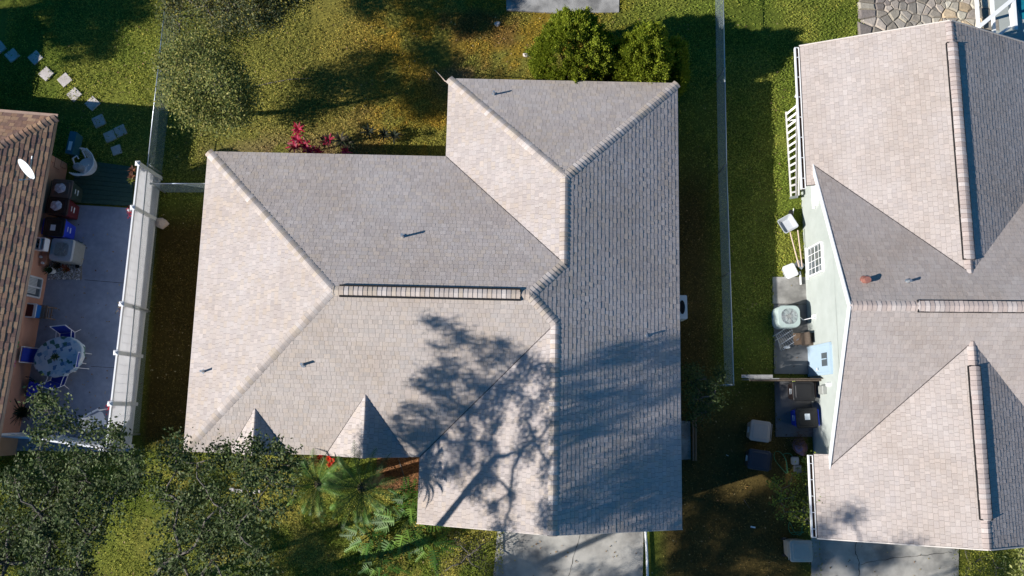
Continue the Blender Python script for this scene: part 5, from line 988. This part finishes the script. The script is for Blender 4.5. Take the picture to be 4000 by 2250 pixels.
# ------------------------------------------------------------------ things along the mint wall
a0, a1, b0, b1 = at(3070, 437, .12), at(3090, 768, .12), at(3112, 402, .50), at(3110, 765, .50)
t = thing('ladder', tuple(Vector((a1.x, a1.y, 0))), 'long aluminium ladder laid on its side against the mint wall', 'ladder', world=True)
b = MB(); b.bar(a0, a1, .035, .08); b.build('rail', m['alu'], t); b = MB(); b.bar(b0, b1, .035, .10); b.build('rail', m['wood_grey'], t); b = MB(); b.bar(b0+Vector((.07, .0, .06)), b1+Vector((.07, 0, .06)), .035, .09); b.build('rail', m['alu'], t)
for k in range(13): f = (k+.4)/13; b = MB(); b.bar(a0.lerp(a1, f), b0.lerp(b1, f)+Vector((0, .0, 0)), .07, .03); b.build('rung', m['alu'], t)
b = MB(); b.bar(a1+Vector((-.04, -.05, 0)), b1+Vector((.05, -.03, 0)), .09, .04); b.build('foot', m['rail'], t)
q = at(3092, 878, .35); t = thing('wheelbarrow', (q.x, q.y, 0), 'grey wheelbarrow lying by the mint wall with two long pale handles', 'wheelbarrow'); b = MB()
b.loft([rrect(.34, .42, .06, .22, cx=-.05), rrect(.56, .60, .08, .42), rrect(.52, .56, .08, .42), rrect(.32, .40, .06, .26, cx=-.05)], caps=False); b.f.append(tuple(range(len(b.v)-20, len(b.v)))); b.c.append((1, 1, 1)); b.build('tray', m['tub'], t).rotation_euler = (R(-14), R(-16), R(28))
for x0, x1 in ((-.08, .22), (.22, .33)): b = MB(); b.tube([(x0, -.2, .34), (x1, -1.55, .28)], .022, 8); b.build('handle', m['palewood'], t)
b = MB(); b.tube([(.02, .42, .18), (.08, .42, .18)], .18, 18); b.build('wheel', m['black'], t)
b = MB(); b.tube([(.08, .2, .2), (.12, .62, .32)], .015, 6); b.build('brace', m['white'], t)
q = at(3088, 1058, .3); t = thing('storage_tub', (q.x, q.y, 0), 'white-topped square plastic tub beside the wheelbarrow handles', 'tub', rz=R(22)); b = MB(); b.loft([rrect(.36, .38, .06, 0), rrect(.44, .46, .06, .28)]); b.build('body', m['tub'], t); b = MB(); b.loft([rrect(.46, .48, .07, .28), rrect(.47, .49, .08, .31), rrect(.40, .42, .06, .335)]); b.build('lid', m['white'], t)
b = MB(); q0 = at(3118, 1035, .15); b.bar(q0+Vector((-.08, .1, 0)), q0+Vector((.16, -.1, .04)), .22, .1); tag(b.build('roller_tray', m['rail']), 'dark grey ribbed tray between the white-topped tub and the wall', 'tray')
b = MB(); b.bar(at(3125, 1060, .12), at(3128, 1112, .12), .05, .05); tag(b.build('white_post', m['white']), 'short white post lying at the top of the concrete pad by the mint wall', 'post')
# folded wire rack, two brown crates
q = at(3075, 1318, .4); t = thing('wire_rack', (q.x, q.y, .02), 'folded silver wire rack leaning beside the brown chairs', 'rack', rz=R(35)); b = MB()
for k in range(8): b.tube([(-.3+.08*k, -.3, .1+.04*k), (-.28+.08*k, .3, .35-.03*k)], .007, 5)
for y_ in (-.3, -.1, .12, .3): b.tube([(-.32, y_, .12), (.3, y_*.9, .42)], .009, 5)
b.tube([(-.35, -.32, .0), (-.3, .3, .5), (.3, .32, .5), (.32, -.3, .05)], .011, 6); b.build('frame', m['rail'], t)
def crate(px, py, z, w_, d_, h, lab, rz, mat='wood'):
    q = at(px, py, z+h); t = thing('folding_chair', (q.x, q.y, z+.02), lab, 'chair', 'old chairs stacked by the mint wall', rz=R(rz)); b = MB(); b.box((-w_/2, -d_/2, h*.55), (w_/2, d_/2, h*.55+.05)); b.build('seat', m[mat], t); b = MB(); b.bar((w_/2, 0, h*.6), (w_/2+.1, 0, h*1.25), d_, .04, up=(1, 0, 0)); b.build('backrest', m['bark_dk'], t)
    for sx in (-1, 1):
        for sy in (-1, 1): b = MB(); b.bar((sx*w_*.45, sy*d_*.45, h*.55), (sx*w_*.45, sy*d_*.45, 0), .03); b.build('leg', m['rail'], t)
crate(3128, 1322, 0, .34, .42, .6, 'brown folding chair, left of the two by the mint wall', 3, 'wood'); crate(3165, 1322, 0, .42, .44, .75, 'dark folding chair, right of the two by the mint wall', 3, 'bark_dk')
b = MB(); b.loft([ell(.12, .05, .12, 14, *at(3072, 1357, .1)[:2]), ell(.12, .05, .16, 14, *at(3072, 1357, .1)[:2])]); tag(b.build('white_dish', m['white']), 'small white dish on the dark pad below the wire rack', 'dish')
b = MB(); q = at(3100, 1487, .9); b.loft([ell(.04, .04, q.z, 10, q.x, q.y), ell(.075, .075, q.z+.06, 10, q.x, q.y), ell(.03, .03, q.z+.12, 10, q.x, q.y)]); tag(b.build('yellow_ball', MAT('yellow_green', (.28, .34, .06), .6)), 'yellow-green ball resting on top of the wooden gate', 'ball')
# soil bag, stone blocks, hoses
q = at(3128, 1745, .25); rn = random.Random(6); t = thing('soil_bag', (q.x, q.y, 0), 'crumpled colourful soil bag with dead plants on it by the mint wall', 'bag', rz=R(20)); b = MB(); n = 14
b.loft([[(f*.24*math.cos(2*math.pi*i/n)*rn.uniform(.85, 1.1), f*.34*math.sin(2*math.pi*i/n)*rn.uniform(.85, 1.1), z+rn.uniform(0, .05)) for i in range(n)] for f, z in ((.9, 0), (1, .12), (.9, .26), (.4, .33))]); b.build('bag', MAT('printed_bag', (.26, .12, .10), .45, .3, 6, stain=(4.5, (.16, .12, .22), .46, .55)), t)
rr = np.random.RandomState(2); C_ = rr.normal(size=(260, 3))*np.array([.14, .12, .04])+np.array([0, .22, .36]); dd = rr.normal(size=(260, 3)); dd /= np.linalg.norm(dd, axis=1, keepdims=True); mesh_np('dead_twigs', leafquads(C_, .22, rr, asp=.06, dirs=dd), 4, pick([(.10, .06, .035), (.16, .10, .06)], 260, rr), m['straw'], t)
for k, (px, py, lab) in enumerate(((3108, 1800, 'upper one of the two grey stone blocks beside the mint wall'), (3118, 1832, 'lower one of the two grey stone blocks beside the mint wall'))):
    q = at(px, py, .15); b = MB(); b.loft([rrect(.24, .26, .04, 0, cx=q.x, cy=q.y), rrect(.26, .28, .04, .12, cx=q.x, cy=q.y), rrect(.2, .22, .04, .17, cx=q.x, cy=q.y)]); tag(b.build('stone_block', m['paver'] if k == 0 else m['concrete']), lab, 'stone block', 'grey stone blocks by the mint wall')
def hose(lab, P_, z=.03):
    pts_ = [at(x, y, z) for x, y in P_]; out = []
    for i in range(len(pts_)-1):
        p0, p1, p2, p3 = pts_[max(i-1, 0)], pts_[i], pts_[i+1], pts_[min(i+2, len(pts_)-1)]
        for k in range(6): t = k/6; out.append(.5*((2*p1)+(p2-p0)*t+(2*p0-5*p1+4*p2-p3)*t*t+(3*p1-p0-3*p2+p3)*t*t*t))
    out.append(pts_[-1]); b = MB(); b.tube(out, .011, 6); tag(b.build('garden_hose', m['hose'], smooth=True), lab, 'hose', 'green garden hoses')
hose('thin green hose looped in the shade above the yellow-green shrub', [(3072, 1842), (3070, 1800), (3050, 1768), (3028, 1765), (3025, 1790), (3045, 1820), (3075, 1848), (3072, 1800), (3060, 1775), (3090, 1775), (3110, 1820), (3115, 1850)])
hose('green hose coiled below the yellow-green shrub beside the beige bin', [(3135, 2010), (3130, 2085), (3105, 2080), (3085, 2040), (3082, 2070), (3100, 2088), (3140, 2078), (3090, 2080)])
tree('shrub', 'leggy yellow-green shrub growing against the gutter of the mint-green house', at(3140, 1990, 0), [at(3135, 1990, .4), at(3140, 1980, .8)],
     [B(3165, 1800, 1.7, .22, 1.4), B(3150, 1840, 1.6, .2, 1.4), B(3095, 1860, 1.6, .28), B(3150, 1900, 1.8, .35), B(3020, 1880, 1.4, .12), B(3050, 1910, 1.5, .22), B(3100, 1940, 1.9, .35), B(3045, 1960, 1.5, .28), B(3160, 1970, 2.2, .35), B(3215, 1950, 2.6, .14, 1.5), B(3100, 2010, 1.9, .3), B(3140, 2040, 1.8, .3), B(3180, 2060, 1.5, .2), B(3175, 2010, 2., .28), B(3065, 2000, 1.4, .25)],
     31, pal=[(.26, .31, .04), (.18, .24, .04), (.34, .36, .04), (.11, .16, .03)], leaf=.085, dens=230, sub=42, trunk_r=.04, limb_r=.022, spread=.11, mat='leaf_soft', cat='shrub')
tree('shrub', 'dark shrub in the shade at the lower end of the right chain-link fence', at(2740, 1550, 0), [at(2740, 1550, .5), at(2745, 1545, 1.1)],
     [B(2700, 1500, 1.6, .4), B(2760, 1480, 1.8, .5), B(2790, 1540, 1.8, .5), B(2730, 1560, 1.9, .5), B(2760, 1610, 1.6, .45), B(2820, 1480, 1.4, .3), B(2700, 1450, 1.3, .25), B(2720, 1620, 1.2, .3)], 32, pal=[(.07, .11, .03), (.10, .13, .03), (.045, .07, .02)], leaf=.09, dens=260, sub=26, trunk_r=.05, limb_r=.03, spread=.16, mat='leaf_soft', cat='shrub')
HG = [(.27, .28, .025), (.19, .22, .025), (.33, .32, .05), (.12, .15, .02)]
tree('shrub', 'clipped yellow-green shrub at the right edge of the right driveway', at(3790, 2200, 0), [at(3790, 2200, .3), at(3790, 2200, .6)], [B(3770, 2150, .9, .35), B(3790, 2210, .9, .4), B(3770, 2250, .8, .4), B(3830, 2180, .8, .35), B(3840, 2240, .7, .35), B(3760, 2290, .8, .4)], 33, pal=HG, leaf=.06, dens=420, sub=34, trunk_r=.03, limb_r=.02, spread=.13, mat='leaf_soft', cat='shrub')
tree('shrub', 'pale broad-leaved shrub in the bottom right corner', at(3990, 2170, 0), [at(3990, 2170, .4), at(3990, 2170, .8)], [B(3975, 2140, 1., .25), B(4010, 2170, 1., .3), B(3985, 2220, .8, .3), B(4010, 2250, .8, .35)], 34, pal=[(.35, .36, .12), (.25, .28, .07), (.16, .19, .04)], leaf=.12, dens=200, sub=30, trunk_r=.03, limb_r=.02, spread=.13, mat='leaf_soft', cat='shrub')
tree('shrub', 'small dark shrub between the two bright shrubs at the bottom right', at(3890, 2210, 0), [at(3890, 2210, .2), at(3890, 2210, .4)], [B(3880, 2190, .5, .3, .7), B(3920, 2220, .5, .3, .7), B(3890, 2260, .4, .3, .6)], 35, pal=OAK, leaf=.07, dens=260, sub=30, trunk_r=.025, limb_r=.015, spread=.12, cat='shrub')
tree('shrub', 'thicket of dark shrub at the corner of the garage between philodendrons and driveway', at(1830, 2170, 0), [at(1830, 2170, .4), at(1830, 2170, .8)], [B(1800, 2130, .9, .35, .8), B(1860, 2150, .9, .4, .8), B(1800, 2200, .8, .4, .8), B(1880, 2220, .7, .4, .8), B(1740, 2230, .6, .35, .7), B(1900, 2120, .7, .3, .8)], 36, pal=[(.05, .055, .03), (.07, .06, .035), (.035, .04, .02)], leaf=.07, dens=220, sub=26, trunk_r=.03, limb_r=.02, spread=.15, cat='shrub')
tree('shrub', 'low mixed shrub under the front eave below the left gablet', at(1120, 1830, 0), [at(1120, 1830, .3), at(1110, 1830, .6)], [B(1080, 1800, .8, .35), B(1150, 1820, .9, .3), B(1060, 1860, .6, .35, .8), B(1190, 1800, .7, .2), B(1000, 1840, .6, .35, .7)], 37, pal=[(.06, .09, .035), (.10, .12, .05), (.14, .16, .08)], leaf=.08, dens=230, sub=30, trunk_r=.03, limb_r=.02, spread=.14, cat='shrub')
# edging blocks below the oak
for k, (px, py) in enumerate(((905, 1912), (922, 1917), (939, 1917), (990, 1922), (1008, 1920))):
    q = at(px, py, .1); b = MB(); b.loft([rrect(.16, .12, .02, 0, cx=q.x, cy=q.y), rrect(.16, .12, .02, .1, cx=q.x, cy=q.y), rrect(.13, .10, .02, .12, cx=q.x, cy=q.y)]); tag(b.build('edging_block', m['paver']), ('leftmost', 'second from the left', 'middle', 'second from the right', 'rightmost')[k]+' pale edging block round the flower bed under the oak', 'edging block', 'edging blocks of the front flower bed')
# downpipe-like white kerb and planks beside the garage
b = MB(); b.tube([at(2521, 2062, .12), at(2527, 2165, .12), at(2531, 2300, .12)], .045, 10); tag(b.build('white_pipe', m['vinyl_solid']), 'long white pipe lying along the right edge of the main driveway', 'pipe')
for k in range(2): b = MB(); b.bar(at(2708+10*k, 1600, .1), at(2708+10*k, 1800, .1), .05, .08); tag(b.build('timber_edging', m['wood']), ('inner' if k == 0 else 'outer')+' timber edging strip beside the slab under the east eave', 'timber')
for px, py, dx, dy, lab in ((2932, 2057, .16, -.03, 'small white scrap lying on the shaded side lawn'), (2837, 1777, .07, -.03, 'tiny white twig lying on the dark ground near the navy bin')): q = at(px, py, .02); b = MB(); b.bar(q, q+Vector((dx, dy, .02)), .05 if dx > .1 else .02, .012); tag(b.build('scrap', m['white']), lab, 'litter')
b = MB(); b.tube([at(2906, 1952, .03), at(2928, 1985, .03)], [.012, .006], 5); tag(b.build('stick', m['bark']), 'thin stick on the shaded ground left of the yellow-green shrub', 'stick')
# ------------------------------------------------------------------ pool cage
t = thing('pool_cage', tuple(at(3825, 60, 0)), 'white pool enclosure frame above the right house', 'pool cage', world=True); zc = 1.5
def beam(*pts, w_=.09, nm='beam'):
    b = MB()
    for i in range(len(pts)-1): b.bar(pts[i], pts[i+1], w_, w_)
    b.build(nm, m['white'], t)
beam(at(3811, -60, .4), at(3822, 108, .4), w_=.10); beam(at(3822, 106, 1.8), at(3957, -4, 1.8), w_=.14); beam(at(3957, -4, 1.8), at(3966, 118, 1.8), w_=.12); beam(at(3870, -80, 1.2), at(3884, 148, 1.2), w_=.10); beam(at(3886, 146, 1.6), at(3962, 94, 1.6), w_=.09); beam(at(3941, 10, 1.65), at(3952, 96, 1.65), w_=.06)
beam(at(3822, 106, 1.8), Vector((at(3822, 106, 1.8).x, at(3822, 106, 1.8).y, 0)), w_=.09, nm='post'); beam(at(3957, -4, 1.8), Vector((at(3957, -4, 1.8).x, at(3957, -4, 1.8).y, 0)), w_=.09, nm='post')
b = MB(); a, e = at(3760, 114, .5), at(3845, 130, .5); b.bar(a-Vector((0, 0, .25)), e-Vector((0, 0, .25)), .25, .5); b.build('low_wall', m['white'], t)
